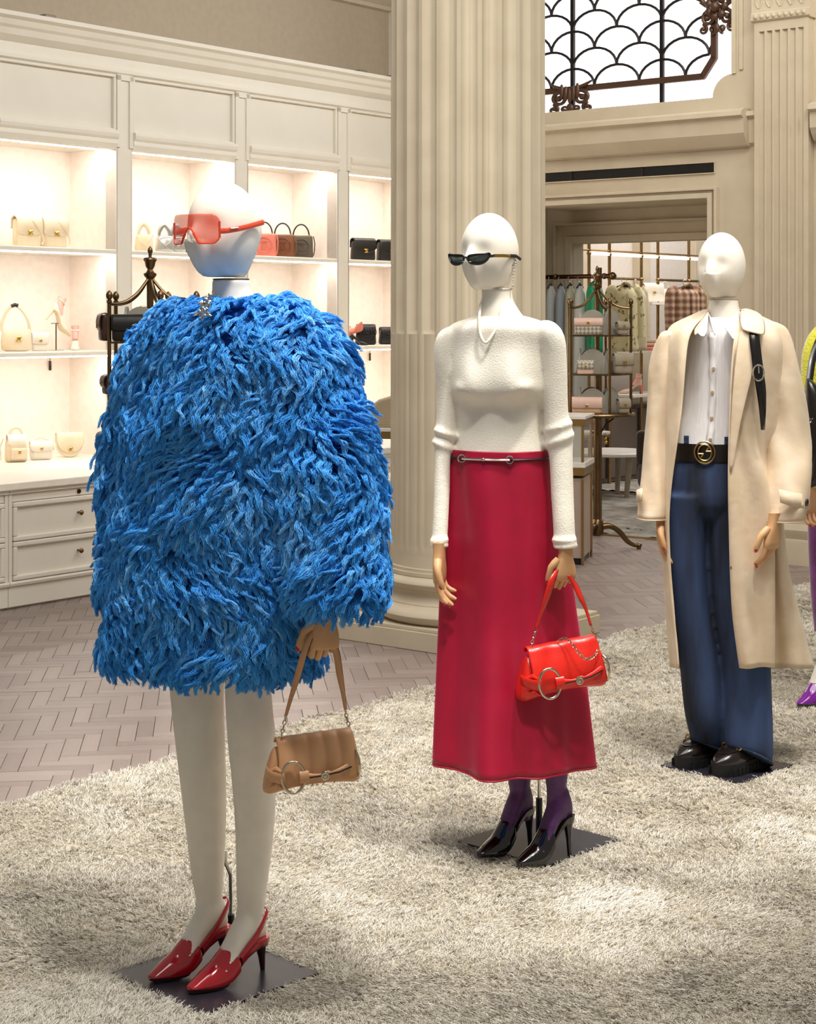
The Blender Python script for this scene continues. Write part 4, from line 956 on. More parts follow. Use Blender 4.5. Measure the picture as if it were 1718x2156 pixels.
fa, fb = FL(1424, 1626), FL(1502, 1643)
dL, _ = facing(48)
for f_ in (fa, fb):
    p = Vector((f_.x, f_.y, 0))+Vector((.012, .012, 0))-dL*.265; loafer(p.x, p.y, 48)
base_plate(M3, 2)
# trench coat: an open shell hung from the shoulders
def plan(py, le, ls, rs, re, yl=5.70, yr=5.64, ys=5.84, back=6.0, fold=None):
    pts = [(le, yl), ((le+ls)/2-2, yl+.045), (ls, ys)]
    pts += [(ls+(rs-ls)*.25, back), ((ls+rs)/2, back+.03), (ls+(rs-ls)*.8, back)]
    fo = 1624; A = [(rs, ys+.06), ((rs+fo)/2, ys-.04), (fo+4, yr+.14), (fo+2, yr+.02), (re+(fo-re)*.5, yr-.005), (re, yr)]
    B = [(rs, ys), (rs-8, ys-.10), (rs-(rs-re)*.35, yr+.03), (rs-(rs-re)*.6, yr+.008), (re+(rs-re)*.2, yr), (re, yr)]
    pts += [(x0+(x1-x0)*fold, y0+(y1-y0)*fold) for (x1, y1), (x0, y0) in zip(A, B)]
    q = spline([(W(x, py, y).x, W(x, py, y).y, W(x, py, y).z) for x, y in pts], 64); return q
rows = []
KEY = [(652,1492,1484,1572,1566,5.80,5.80,5.86,5.92,0),(668,1480,1448,1606,1558,5.755,5.75,5.86,5.93,0),(688,1463,1412,1640,1551,5.72,5.70,5.86,5.95,0),(720,1450,1402,1655,1545,5.70,5.66,5.85,5.98,0),(780,1443,1402,1655,1539,5.69,5.645,5.85,5.99,0),
       (860,1436,1402,1650,1535,5.69,5.64,5.85,6.0,0),(940,1425,1402,1645,1532,5.69,5.64,5.84,6.0,0),(1020,1414,1402,1644,1531,5.70,5.64,5.83,6.02,1622),(1100,1409,1400,1648,1533,5.71,5.64,5.82,6.03,1622),(1200,1413,1402,1660,1536,5.71,5.64,5.82,6.05,1624),
       (1290,1421,1408,1682,1541,5.71,5.645,5.82,6.06,1627),(1360,1427,1413,1700,1550,5.71,5.65,5.82,6.07,1630),(1406,1430,1417,1712,1557,5.71,5.655,5.82,6.08,1628)]
for i, p in enumerate(spline([k for k in KEY], 46)):
    p = list(p); fold = sm(880, 1080, p[0])
    rows.append(plan(p[0], *p[1:9], fold=fold))
for i, r in enumerate(rows):
    u = i/45
    for j, q in enumerate(r): q[1] += .016*u*math.sin(j*.55+u*3)+.010*math.sin(j*.8+u*9)*(1-u)*sm(.05, .25, u)
coat3 = MB().loft([[tuple(q) for q in r] for r in rows], closed=False).build('trench_coat', TRENCH, M3, world=True, ang=180, solid=.004)
def sleeve(keys, Y, name):
    mb = MB(); rg = []
    for i, p in enumerate(spline(keys, 34)):
        u = i/33; c = (p[1]+p[2])/2; 
        rg.append(ring(p[0], p[1], p[2], Y+p[3], 1.0, 0, 36, fold=lambda th: 1+sm(.05, .3, u)*(.045*math.sin(3*th+13*u)+.035*math.sin(5*th-19*u)+.02*math.sin(2*th+31*u))))
    mb.loft(rg, True, False); s = mb.build(name, TRENCH, coat3, world=True, ang=180, solid=.003); return rg, s
rgL, sL = sleeve([(694,1420,1440,0),(700,1394,1446,0),(715,1384,1444,0),(760,1371,1434,0),(820,1365,1426,0),(900,1359,1416,0),(1000,1352,1411,-.02),(1050,1347,1409,-.03),(1092,1343,1406,-.04)], 5.83, 'sleeve')
rgR, sR = sleeve([(676,1600,1620,0),(682,1588,1640,0),(698,1584,1657,0),(760,1592,1679,0),(820,1601,1692,-.01),(900,1607,1702,-.02),(960,1609,1706,-.06),(1020,1609,1704,-.10),(1060,1608,1701,-.12),(1095,1606,1694,-.13)], 5.80, 'sleeve')
for rg, s in ((rgL, sL), (rgR, sR)):
    MB().tube([tuple(p) for p in rg[-3]], .0018, 5, closed=True).build('cuff_seam', mat('beige_stitch', 'c9ae84', .7), s, world=True)
    MB().tube([tuple(p) for p in rg[-1]], .0028, 6, closed=True).build('cuff_edge', TRENCH, s, world=True)
sheet('cuff_strap', TRENCH, [[(1640,1030,5.592),(1664,1036,5.592),(1688,1040,5.628),(1703,1043,5.68)],[(1643,1058,5.582),(1666,1066,5.582),(1690,1070,5.615),(1704,1073,5.67)]], sR, .005, 0)
q = W(1699, 1058, 5.63); MB().torus(q, .010, .003, (1,-.6,0), 14, 6).build('strap_buckle', mat('dark_horn', '3a2a20', .3), sR, world=True)
sheet('cuff_strap', TRENCH, [[(1352,1028,5.74),(1345,1030,5.76),(1341,1032,5.80)],[(1350,1056,5.73),(1344,1058,5.75),(1341,1060,5.79)]], sL, .005, 0)
# collar and lapels
sheet('lapel', TRENCH, [[(1558,645,5.79),(1583,650,5.80),(1604,660,5.80)],[(1556,666,5.72),(1584,671,5.695),(1612,680,5.71)],[(1558,688,5.655),(1582,694,5.628),(1612,702,5.64)],[(1564,697,5.645),(1584,701,5.622),(1609,707,5.635)]], coat3, .007)
sheet('lapel', TRENCH, [[(1556,690,5.665),(1572,690,5.65),(1586,694,5.645)],[(1549,740,5.632),(1570,735,5.625),(1594,745,5.62)],[(1543,800,5.625),(1562,800,5.615),(1584,800,5.61)],[(1538,880,5.622),(1550,880,5.615),(1560,880,5.612)],[(1534,1000,5.625),(1538,1000,5.62),(1541,1000,5.62)]], coat3, .004)
sheet('collar', TRENCH, [[(1496,650,5.80),(1484,660,5.79),(1470,672,5.80)],[(1493,664,5.755),(1476,682,5.715),(1458,696,5.725)],[(1488,676,5.73),(1472,700,5.69),(1462,712,5.69)]], coat3, .005)
for px, py in ((1544, 1078), (1541, 1195)):
    q = W(px, py, 5.632); MB().cyl(q, q+Vector((0,-.004,0)), .006, .006, 12).build('button', MATS['dark_horn'], coat3, world=True)
# hands
d3 = facing(48)[0]; l3 = Vector((-d3.y, d3.x, 0))
hand(M3, W(1631, 1098, 5.62), d3, l3*.9-d3*.1, ((12, 26, 20), (14, 28, 22), (16, 30, 22), (20, 30, 22)), (4, 12), .97, zd=(.12, 0, 1))
d3 = facing(25)[0]; l3 = -Vector((-d3.y, d3.x, 0))
hand(M3, W(1392, 1094, 5.79), d3, l3, ((10, 24, 18), (14, 26, 20), (18, 28, 22), (20, 30, 22)), (2, 12), .95, zd=(-.05, 0, 1))
# shoulder bag: black strap with a pale buckle
sb_ = thing('shoulder_bag', 'black shoulder bag strap with silver buckle hanging over the trench coat shoulder', 'bag', W(1596, 785, 5.62))
st = MB(); tr_ = [(1590,690,5.668,9),(1588,698,5.648,10),(1588,712,5.630,10.5),(1592,745,5.615,10.5),(1597,785,5.605,10.5),(1602,820,5.60,10),(1605,860,5.605,7),(1606,905,5.625,3.5)]
rw = []
for x, y, Y, h in spline(tr_, 30): rw.append([W(x-h, y, Y), W(x, y, Y-.004), W(x+h, y, Y+.004)])
st.loft(rw, closed=False).build('strap', MATS['black_leather'], sb_, world=True, ang=180, solid=.004)
c = W(1597, 785, 5.592); MB().torus(c, .017, .0026, (.15, 1, 0), 28, 8, R2=.026).build('buckle', SILVER, sb_, world=True)
MB().tube([W(1597, 768, 5.590), W(1598, 786, 5.588)], .0022, 6).build('buckle_pin', SILVER, sb_, world=True)

# ================================================================ mannequin at the right edge: yellow knit, purple skirt
Y4 = 6.77
YEL = mat('fuzzy_yellow_knit', 'e6e24a', .9, col2='d4cb2c', nscale=60, sheen=.8, bump=.5, bscale=130); PUR = mat('purple_velvet', '7d1f80', .55, col2='56125c', sheen=.6)
M4 = thing('mannequin', 'mannequin in fuzzy yellow knit and purple skirt cut by the right edge', 'mannequin', (1.80, 6.77, 0), 0, 'dressed mannequins on the rug')
head(M4, W(1806, 575, Y4), 30)
b = MB(); b.loft(rings([(637,1782,1832,.95),(665,1780,1836,.9),(690,1750,1870,.7)], Y4, 10, 24, psi=20)); b.build('body', BODY, M4, world=True, ang=180)
b = MB(); b.loft(rings([(662,1764,1850,.8),(690,1728,1888,.7),(760,1730,1880,.66),(850,1735,1870,.66),(955,1732,1876,.7)], Y4, 16, 32, psi=15))
def arm4(keys): b.tube([tuple(p[:3]) for p in spline([tuple(W(k[0], k[1], Y4+k[3]))+(k[2]*Y4/F,) for k in keys], 24)], [float(p[3]) for p in spline([(0,0,0,k[2]*Y4/F) for k in keys], 24)], 16)
arm4([(1750,692,16,0),(1735,705,26,0),(1720,740,30,0),(1714,800,28,0),(1712,880,24,0),(1712,960,20,-.04),(1706,1030,16,-.1)])
arm4([(1870,692,16,0),(1884,705,26,0),(1896,750,28,0),(1900,850,26,0),(1902,960,22,-.04),(1904,1030,18,-.06)])
remesh(b.build('knit_sweater', YEL, M4, world=True, ang=180), .008, 6)
b = MB(); b.loft(rings([(940,1735,1872,.72),(1000,1718,1888,.74),(1100,1706,1900,.76),(1250,1712,1900,.78),(1330,1720,1895,.78)], Y4, 26, 60, psi=15, fold=lambda th, u: 1+.03*math.sin(6*th)*u), False, False)
b.build('skirt', PUR, M4, world=True, ang=180, solid=.003)
b = MB(); hC, hD = FL(1748, 1478), FL(1832, 1484); hC.z = hD.z = .0105
for hl, L, R in ((hC, 1738, 1782), (hD, 1822, 1866)):
    ax = hl+facing(50)[0]*.035; b.loft(rings([(1310,L-16,R-10,1.),(1400,L-20,R-18,1.),(1430,L-22,R-26,1.)], ax.y, 10, 20)); foot(b, hl, 50, .18, .09)
remesh(b.build('legs', BODY, M4, world=True, ang=180), .006, 4)
PPAT = mat('purple_patent', '7a1590', .12, coat=1.)
for h_ in (hC, hD): shoe(M4, h_, 50, PPAT, BLKPAT, .18, .09, sling=False, toe=1.14)
base_plate(M4, 3)
dq = facing(75)[0]; lq = -Vector((-dq.y, dq.x, 0))
hand(M4, W(1706, 1035, Y4-.1), dq, lq, ((20, 40, 30), (24, 44, 30), (26, 44, 30), (26, 44, 30)), (10, 14), .95)
bg4 = thing('shoulder_bag', 'black leather bag hanging behind the trench coat sleeve by the yellow knit', 'bag', W(1716, 880, 6.45))
bm_ = MB(); bm_.loft([[W(x, y, Y) for x, y, Y in r] for r in (
    [(1694,786,6.40),(1700,784,6.36),(1712,800,6.36),(1716,804,6.44),(1706,800,6.48),(1696,790,6.46)],
    [(1690,840,6.42),(1700,836,6.33),(1750,846,6.33),(1764,850,6.44),(1740,850,6.52),(1696,844,6.52)],
    [(1692,930,6.42),(1704,934,6.30),(1770,934,6.30),(1790,930,6.44),(1760,930,6.55),(1700,930,6.55)],
    [(1690,1000,6.42),(1704,1010,6.33),(1760,1005,6.33),(1776,1000,6.44),(1750,1000,6.52),(1698,1000,6.52)],
    [(1688,1030,6.43),(1694,1034,6.40),(1700,1032,6.40),(1704,1030,6.44),(1700,1028,6.47),(1692,1028,6.47)])])
bm_.build('bag_body', MATS['black_leather'], bg4, world=True, ang=180, sub=2)
q = spline([tuple(W(x, y, Y)) for x, y, Y in ((1704,800,6.42),(1712,750,6.47),(1730,706,6.55),(1748,684,6.68),(1752,684,6.80),(1744,730,6.92),(1738,820,6.80),(1744,850,6.52))], 30)
MB().tube([tuple(p) for p in q], .014, 8, flat=.3, up=(0, 1, 0)).build('strap', MATS['black_leather'], bg4, world=True)
MB().torus(W(1704, 886, 6.33), .009, .0022, (.6,-1,0), 14, 6).build('ring', SILVER, bg4, world=True)
# ================================================================ bags: builders (front looks along local -y)
def emblem(mb, x, y, z, r):      # small round pin of two crossed letter forms
    mb.torus((x-r*.35, y, z), r*.72, r*.2, (0, 1, 0), 14, 5, a0=.7, a1=5.6); mb.torus((x+r*.35, y, z), r*.72, r*.2, (0, 1, 0), 14, 5, a0=PI+.7, a1=PI+5.6)
def flap_sheet(w, d, h, fl, drop, rnd=.5, thick=.006, nx=18, ny=16):
    """leather flap over the top and down the front; rnd rounds its lower corners"""
    mb = MB(); vs = []; yb, yf = d/2+.002, -d/2-.004
    L1, L2, L3 = .35*h, d+.006, fl; T = L1+L2+L3; r = min(d*.5, h*.2)
    for i in range(nx+1):
        u = i/nx*2-1; cut = rnd*fl*.55*(abs(u)**3)
        for j in range(ny+1):
            t = j/ny*(T-cut)
            if t < L1: y, z = yb, h-L1+t
            elif t < L1+L2: q = (t-L1)/L2; y, z = yb+(yf-yb)*q, h+r*.5*math.sin(PI*q)
            else: y, z = yf-.012*math.sin(PI*min((t-L1-L2)/L3, 1))*.6, h-(t-L1-L2)
            vs.append((u*w/2, y, z))
    return mb.add(vs, [(i*(ny+1)+j, (i+1)*(ny+1)+j, (i+1)*(ny+1)+j+1, i*(ny+1)+j+1) for i in range(nx) for j in range(ny)])
def flap_bag(name, label, w, h, d, m, loc, rz, fl=.6, rnd=.5, hw=GOLD, strap=None, chain=None, cat='bag', group=None, mf=None, quilt=False, clasp=True, tie=1.0, saddle=False):
    t = thing(name, label, cat, loc, rz, group)
    if saddle:
        poly = [(w/2, h), (-w/2, h)]+[(-w/2*math.cos(PI*i/14)**1, h*.55-h*.55*math.sin(PI*i/14)) for i in range(15)]
        MB().prism([(x*.97, z) for x, z in poly], -d/2, d/2).build('body', m, t, ang=50, bevel=.006)
    else: MB().rbox(w, d, h, min(d*.3, .02), tw=tie, td=.85, bulge=.15).build('body', m, t, ang=180)
    f = flap_sheet(w*1.01*tie, d*.9, h, h*fl, 0, rnd); fo = f.build('flap', mf or m, t, ang=180, solid=.004)
    if quilt:
        q = MB()
        for k in range(-3, 4):
            x = k*w*.13; q.tube([(x, -d/2-.011, h*.95), (x+w*.06, -d/2-.016, h*.68), (x, -d/2-.014, h*.45)], .0022, 5)
        q.build('quilt_seam', m, fo)
    if clasp:
        c = MB(); emblem(c, 0, -d/2-.016, h*(1-fl)+.022, min(.018, h*.11)); c.build('clasp', hw, fo)
    if strap:
        pts = [tuple(p) for p in spline(strap, 22)]; MB().tube(pts, .0065, 8, flat=.35, up=(0, 1, 0)).build('strap', m, t)
    return t
def arc(w, z0, h, y=0, n=9): return [(-w/2*math.cos(PI*i/(n-1)), y, z0+h*math.sin(PI*i/(n-1))) for i in range(n)]

LCREAM = mat('cream_leather', 'e9dabd', .4, col2='e2d0ae', nscale=12); LWHITE = mat('white_leather', 'f0e7d6', .4)
LBLK = mat('black_grain_leather', '1c1917', .38, bump=.15, bscale=260); LPINK = mat('salmon_leather', 'e07f6c', .42); LBRN = mat('saddle_leather', '7c4a2a', .45)
LOLV = mat('taupe_canvas', '6a5c4c', .6, col2='4d4338', nscale=300); SILL = mat('silver_leather', 'c9c6c0', .28, .75)
TIP = mat('black_trim', '2a2320', .4)
def LS(px, py, s, dz=0): 
    x, z = LF.hit(px, py, s); return LF.pt(x, s, z+dz), x
def on(px, s, z): 
    x, _ = LF.hit(px, 600, s); return LF.pt(x, s, z)
SH1, SH2, CT = 1.96, 1.33, .667
# leftmost bay, top shelf: two flap bags seen from their side
for i, (px, lab) in enumerate(((56, 'cream flap handbag with gold clasp, left one of the pair on the top shelf'), (112, 'cream flap handbag with gold clasp, right one of the pair on the top shelf'))):
    flap_bag('flap_handbag', lab, .17, .175, .075, LCREAM, on(px, 1.06+.0*i, SH1), LW-math.radians(12), .62, .35, strap=[(-.08,.03,.16),(-.02,-.02,.185),(.05,-.055,.12),(.085,-.055,.05),(.075,-.05,.02)], group='cream flap bags on the top shelf')
# second bay, top shelf
def bow_bag(lab, px, m):
    t = thing('bucket_bag', lab, 'bag', on(px, 1.05, SH1), LW-math.radians(35), 'tied bucket bags on the top shelf')
    MB().rbox(.125, .09, .115, .02, tw=.85, td=.8, bulge=.12).build('body', m, t, ang=180)
    MB().tube([tuple(p) for p in spline([(-.035,0,.11),(-.03,0,.15),(0,0,.185),(.028,0,.15),(.035,0,.11)], 16)], [.009+.006*math.sin(PI*i/15) for i in range(16)], 8, flat=.5, up=(0,1,0)).build('knotted_handle', m, t)
    s = MB()
    for sx in (-1, 1): s.tube([(sx*.055, -.05, .11), (sx*.03, -.056, .07), (-sx*.03, -.052, .02)], .004, 6, flat=.5)
    s.build('cross_straps', m, t)
    return t
bow_bag('small cream bag with a tall knotted handle on the top shelf beside the silver ones', 303, LCREAM); bow_bag('shiny silver bag with a knotted handle, left one of two beside the pink visor', 346, SILL); bow_bag('shiny silver bag with a knotted handle, partly behind the pink visor', 372, SILL)
flap_bag('flap_handbag', 'dark green bag mostly hidden behind the pink visor on the top shelf', .10, .09, .05, mat('bottle_green_leather', '23372b', .4), on(394, 1.08, SH1), LW-.6, .6, clasp=False)
# third bay, top shelf: round-handle bags with embossed ring
def ring_bag(lab, px, m, mh):
    t = thing('top_handle_bag', lab, 'bag', on(px, 1.05, SH1), LW-math.radians(48), 'round handle bags on the top shelf')
    MB().rbox(.175, .075, .165, .014, tw=.94, td=.9).build('body', m, t, ang=180)
    MB().tube(arc(.115, .16, .085, -.012, 13), .0055, 8).build('handle', mh, t)
    e = MB(); e.torus((0, -.039, .082), .056, .0032, (0, 1, 0), 32, 6)
    e.torus((-.013, -.039, .082), .028, .0032, (0, 1, 0), 20, 6, a0=.6, a1=5.2); e.torus((.013, -.039, .082), .028, .0032, (0, 1, 0), 20, 6, a0=PI+.6, a1=PI+5.2)
    e.build('embossed_ring', m, t)
    b_ = MB()
    for sx in (-1, 1): b_.tube([(sx*.0575, -.012, .150), (sx*.0575, -.012, .172)], .007, 8)
    b_.build('handle_mount', GOLD, t); MB().tube([(.088,.0,.16),(.098,-.01,.11),(.095,-.012,.05),(.088,-.0,.02)], .006, 8, flat=.4).build('side_strap', m, t)
ring_bag('salmon pink bag with dark round handle and embossed ring on the top shelf', 556, LPINK, TIP); ring_bag('brown bag with dark round handle and embossed ring on the top shelf', 595, LBRN, TIP); ring_bag('dark taupe canvas bag with dark round handle on the top shelf', 634, LOLV, TIP)
# fourth bay
for px, lab in ((764, 'black flap bag with gold clasp on the top shelf beside the column'), (818, 'black flap bag cut off by the column on the top shelf')):
    flap_bag('flap_handbag', lab, .20, .155, .075, LBLK, on(px, 1.03, SH1), LW-math.radians(22), .66, .75, group='black bags in the bay beside the column', tie=.9)
flap_bag('camera_bag', 'black quilted bag on the middle shelf next to the silver toed sandal', .16, .14, .085, LBLK, on(770, 1.03, SH2), LW-math.radians(40), .6, .5, hw=LBLK, quilt=True, group='black bags in the bay beside the column', tie=.85)
flap_bag('camera_bag', 'black quilted bag on the middle shelf, beside the column', .15, .12, .08, LBLK, on(817, 1.03, SH2), LW-math.radians(40), .6, .5, hw=LBLK, quilt=True, group='black bags in the bay beside the column', tie=.85)
def pump(name, lab, loc, rz, m, mt, tilt=0., strap=True, sock=None, s=1., group=None):
    t = thing(name, lab, 'shoe', loc, rz, group); R_ = Matrix.Rotation(tilt, 3, 'Y'); xf = lambda p: R_ @ (p*s); h, L = .085, .20
    mb = MB(xf); rg = []
    for u in np.linspace(0, 1.12, 16):
        zb = h if u < .2 else .006+(h-.006)*(1-sm(.16, .74, u)); zt = zb+float(np.interp(u, [0, .1, .3, .5, .7, .9, 1.12], [.055, .05, .022, .02, .042, .032, .008])); hw = float(np.interp(u, [0, .1, .3, .5, .74, .9, 1.12], [.014, .026, .027, .028, .036, .028, .004]))
        rg.append([(u*L, hw*math.cos(a), zb+max(math.sin(a), 0)*(zt-zb)-.006*max(-math.sin(a), 0)) for a in [2*PI*k/16 for k in range(16)]])
    mb.loft(rg).build('upper', m, t, ang=180)
    MB(xf).tube([(.012, 0, h), (.006, 0, h*.5), (.004, 0, 0)], [.018, .010, .006], 10).build('heel', mt, t)
    if strap:
        MB(xf).torus((.035, 0, h+.075), .030, .0045, (.25, 0, 1), 20, 6).build('ankle_strap', m, t); MB(xf).tube([(.01, 0, h+.04), (.008, 0, h+.075)], .005, 6).build('heel_tab', m, t)
    if sock: MB(xf).tube([(.075, 0, h*.9), (.05, 0, h+.03), (.036, 0, h+.06), (.030, 0, h+.105)], [.024, .027, .027, .031], 14).build('foot_form', sock, t)
    return t
SOCK = mat('blush_form', 'f0b3a6', .6)
# leftmost bay, middle shelf
t = thing('hobo_bag', 'cream hobo bag with a looped handle on the middle shelf at the left edge', 'bag', on(34, 1.06, SH2), LW-math.radians(30))
mb = MB(); mb.loft([[(x*math.cos(a)*1., .034*k*math.sin(a), z) for a in [2*PI*q/20 for q in range(20)]] for x, z, k in ((.06,0,.6),(.088,.01,1),(.092,.05,1.1),(.088,.09,1),(.085,.115,.7),(.086,.135,.25))]); mb.build('body', LCREAM, t, ang=180)
MB().tube([tuple(p) for p in spline([(-.084,0,.12),(-.085,0,.165),(-.06,0,.235),(-.02,0,.275),(.03,0,.255),(.07,0,.19),(.082,0,.12)], 22)], .010, 8, flat=.35, up=(0,1,0)).build('handle', LCREAM, t)
c = MB(); emblem(c, .01, -.040, .075, .018); c.build('clasp', GOLD, t); MB().tube([(-.03,-.003,.272),(-.008,-.004,.282),(.012,-.003,.276)], .011, 8, flat=.4, up=(0,1,0)).build('handle_buckle', TIP, t)
flap_bag('wallet', 'small cream wallet with gold clasp beside the hobo bag', .10, .105, .035, LWHITE, on(84, 1.03, SH2), LW-math.radians(30), .62, .2)
st = thing('shoe_stand', 'thin metal stand lifting a cream pump above the middle shelf', 'stand', on(118, 1.08, SH2), LW)
MB().cyl((0,0,0), (0,0,.004), .05, .05, 24).build('base', SILVER, st); MB().cyl((0,0,.004), (0,0,.168), .004).build('rod', BRASS, st); MB().box(-.03,.03,-.012,.012,.166,.170).build('rest', BRASS, st, smooth=False)
pump('pump', 'cream pump with a pink foot form tilted toe down on the thin stand', on(108, 1.08, SH2+.195)+LF.x*-.045, LW-.15, LCREAM, LCREAM, .58, True, SOCK, .92, 'cream pumps on the middle shelf')
pump('pump', 'cream pump with a pink foot form standing on the shelf right of the tall stand', on(158, 1.12, SH2), LW-math.radians(130), LWHITE, LCREAM, 0., True, SOCK, .8, 'cream pumps on the middle shelf')
# counter, leftmost bay
t = thing('backpack', 'small cream backpack with drawstring top on the counter at the left edge', 'bag', on(34, 1.02, CT), LW-math.radians(30))
MB().rbox(.135, .09, .135, .02, tw=.9, bulge=.12).build('body', LCREAM, t, ang=180); MB().rbox(.10, .03, .07, .012, c=(.01,-.055,.015)).build('pocket', LCREAM, t, ang=180)
f = flap_sheet(.11, .08, .15, .06, 0, .4); f.build('flap', LWHITE, t, ang=180, solid=.005)
MB().torus((0,.0,.165), .038, .010, (0,1,0), 18, 8, R2=.042).build('top_loop', LCREAM, t); MB().tube([(-.07,.03,.14),(-.09,.03,.09),(-.085,.03,.01)], .008, 8, flat=.4).build('shoulder_strap', LCREAM, t)
c = MB(); emblem(c, .01, -.075, .062, .012); c.build('clasp', GOLD, t)
flap_bag('flap_handbag', 'small cream flap bag with curved strap on the counter between backpack and saddle bag', .135, .105, .065, LWHITE, on(86, 1.02, CT), LW-math.radians(32), .55, .5, strap=[(-.06,.0,.1),(-.01,0,.135),(.05,-.01,.115),(.078,-.015,.06)])
flap_bag('saddle_bag', 'cream saddle bag with a deep rounded flap on the counter left of the blue coat', .165, .14, .06, LCREAM, on(146, 1.04, CT), LW-math.radians(30), .80, 1.0, tie=1., saddle=True)
# fourth bay, middle shelf sandals
pump('sandal', 'pink strapped sandal with silver toe standing upright on the middle shelf beside the column', on(744, 1.07, SH2), LW-math.radians(110), LPINK, TIP, -.9, True, SOCK, .95, 'sandals beside the column')
pump('sandal', 'black pointed shoe lying low on the middle shelf beside the column', on(740, .93, SH2), LW-.4, LBLK, TIP, .0, False, None, .6, 'sandals beside the column')
st = thing('shoe_stand', 'thin copper frame stand seen behind the brass carousel on the left', 'stand', on(296, 1.08, SH2), LW)
mb = MB(); cu = mat('copper_wire', 'b57a5a', .3, 1.)
for a, b in (((0,0,0),(0,0,.28)), ((0,0,.28),(.09,0,.28)), ((.09,0,.28),(.09,0,0)), ((0,0,.002),(.09,0,.002))): mb.cyl(a, b, .003, .003, 6)
mb.build('frame', cu, st)
ring_bag2 = None

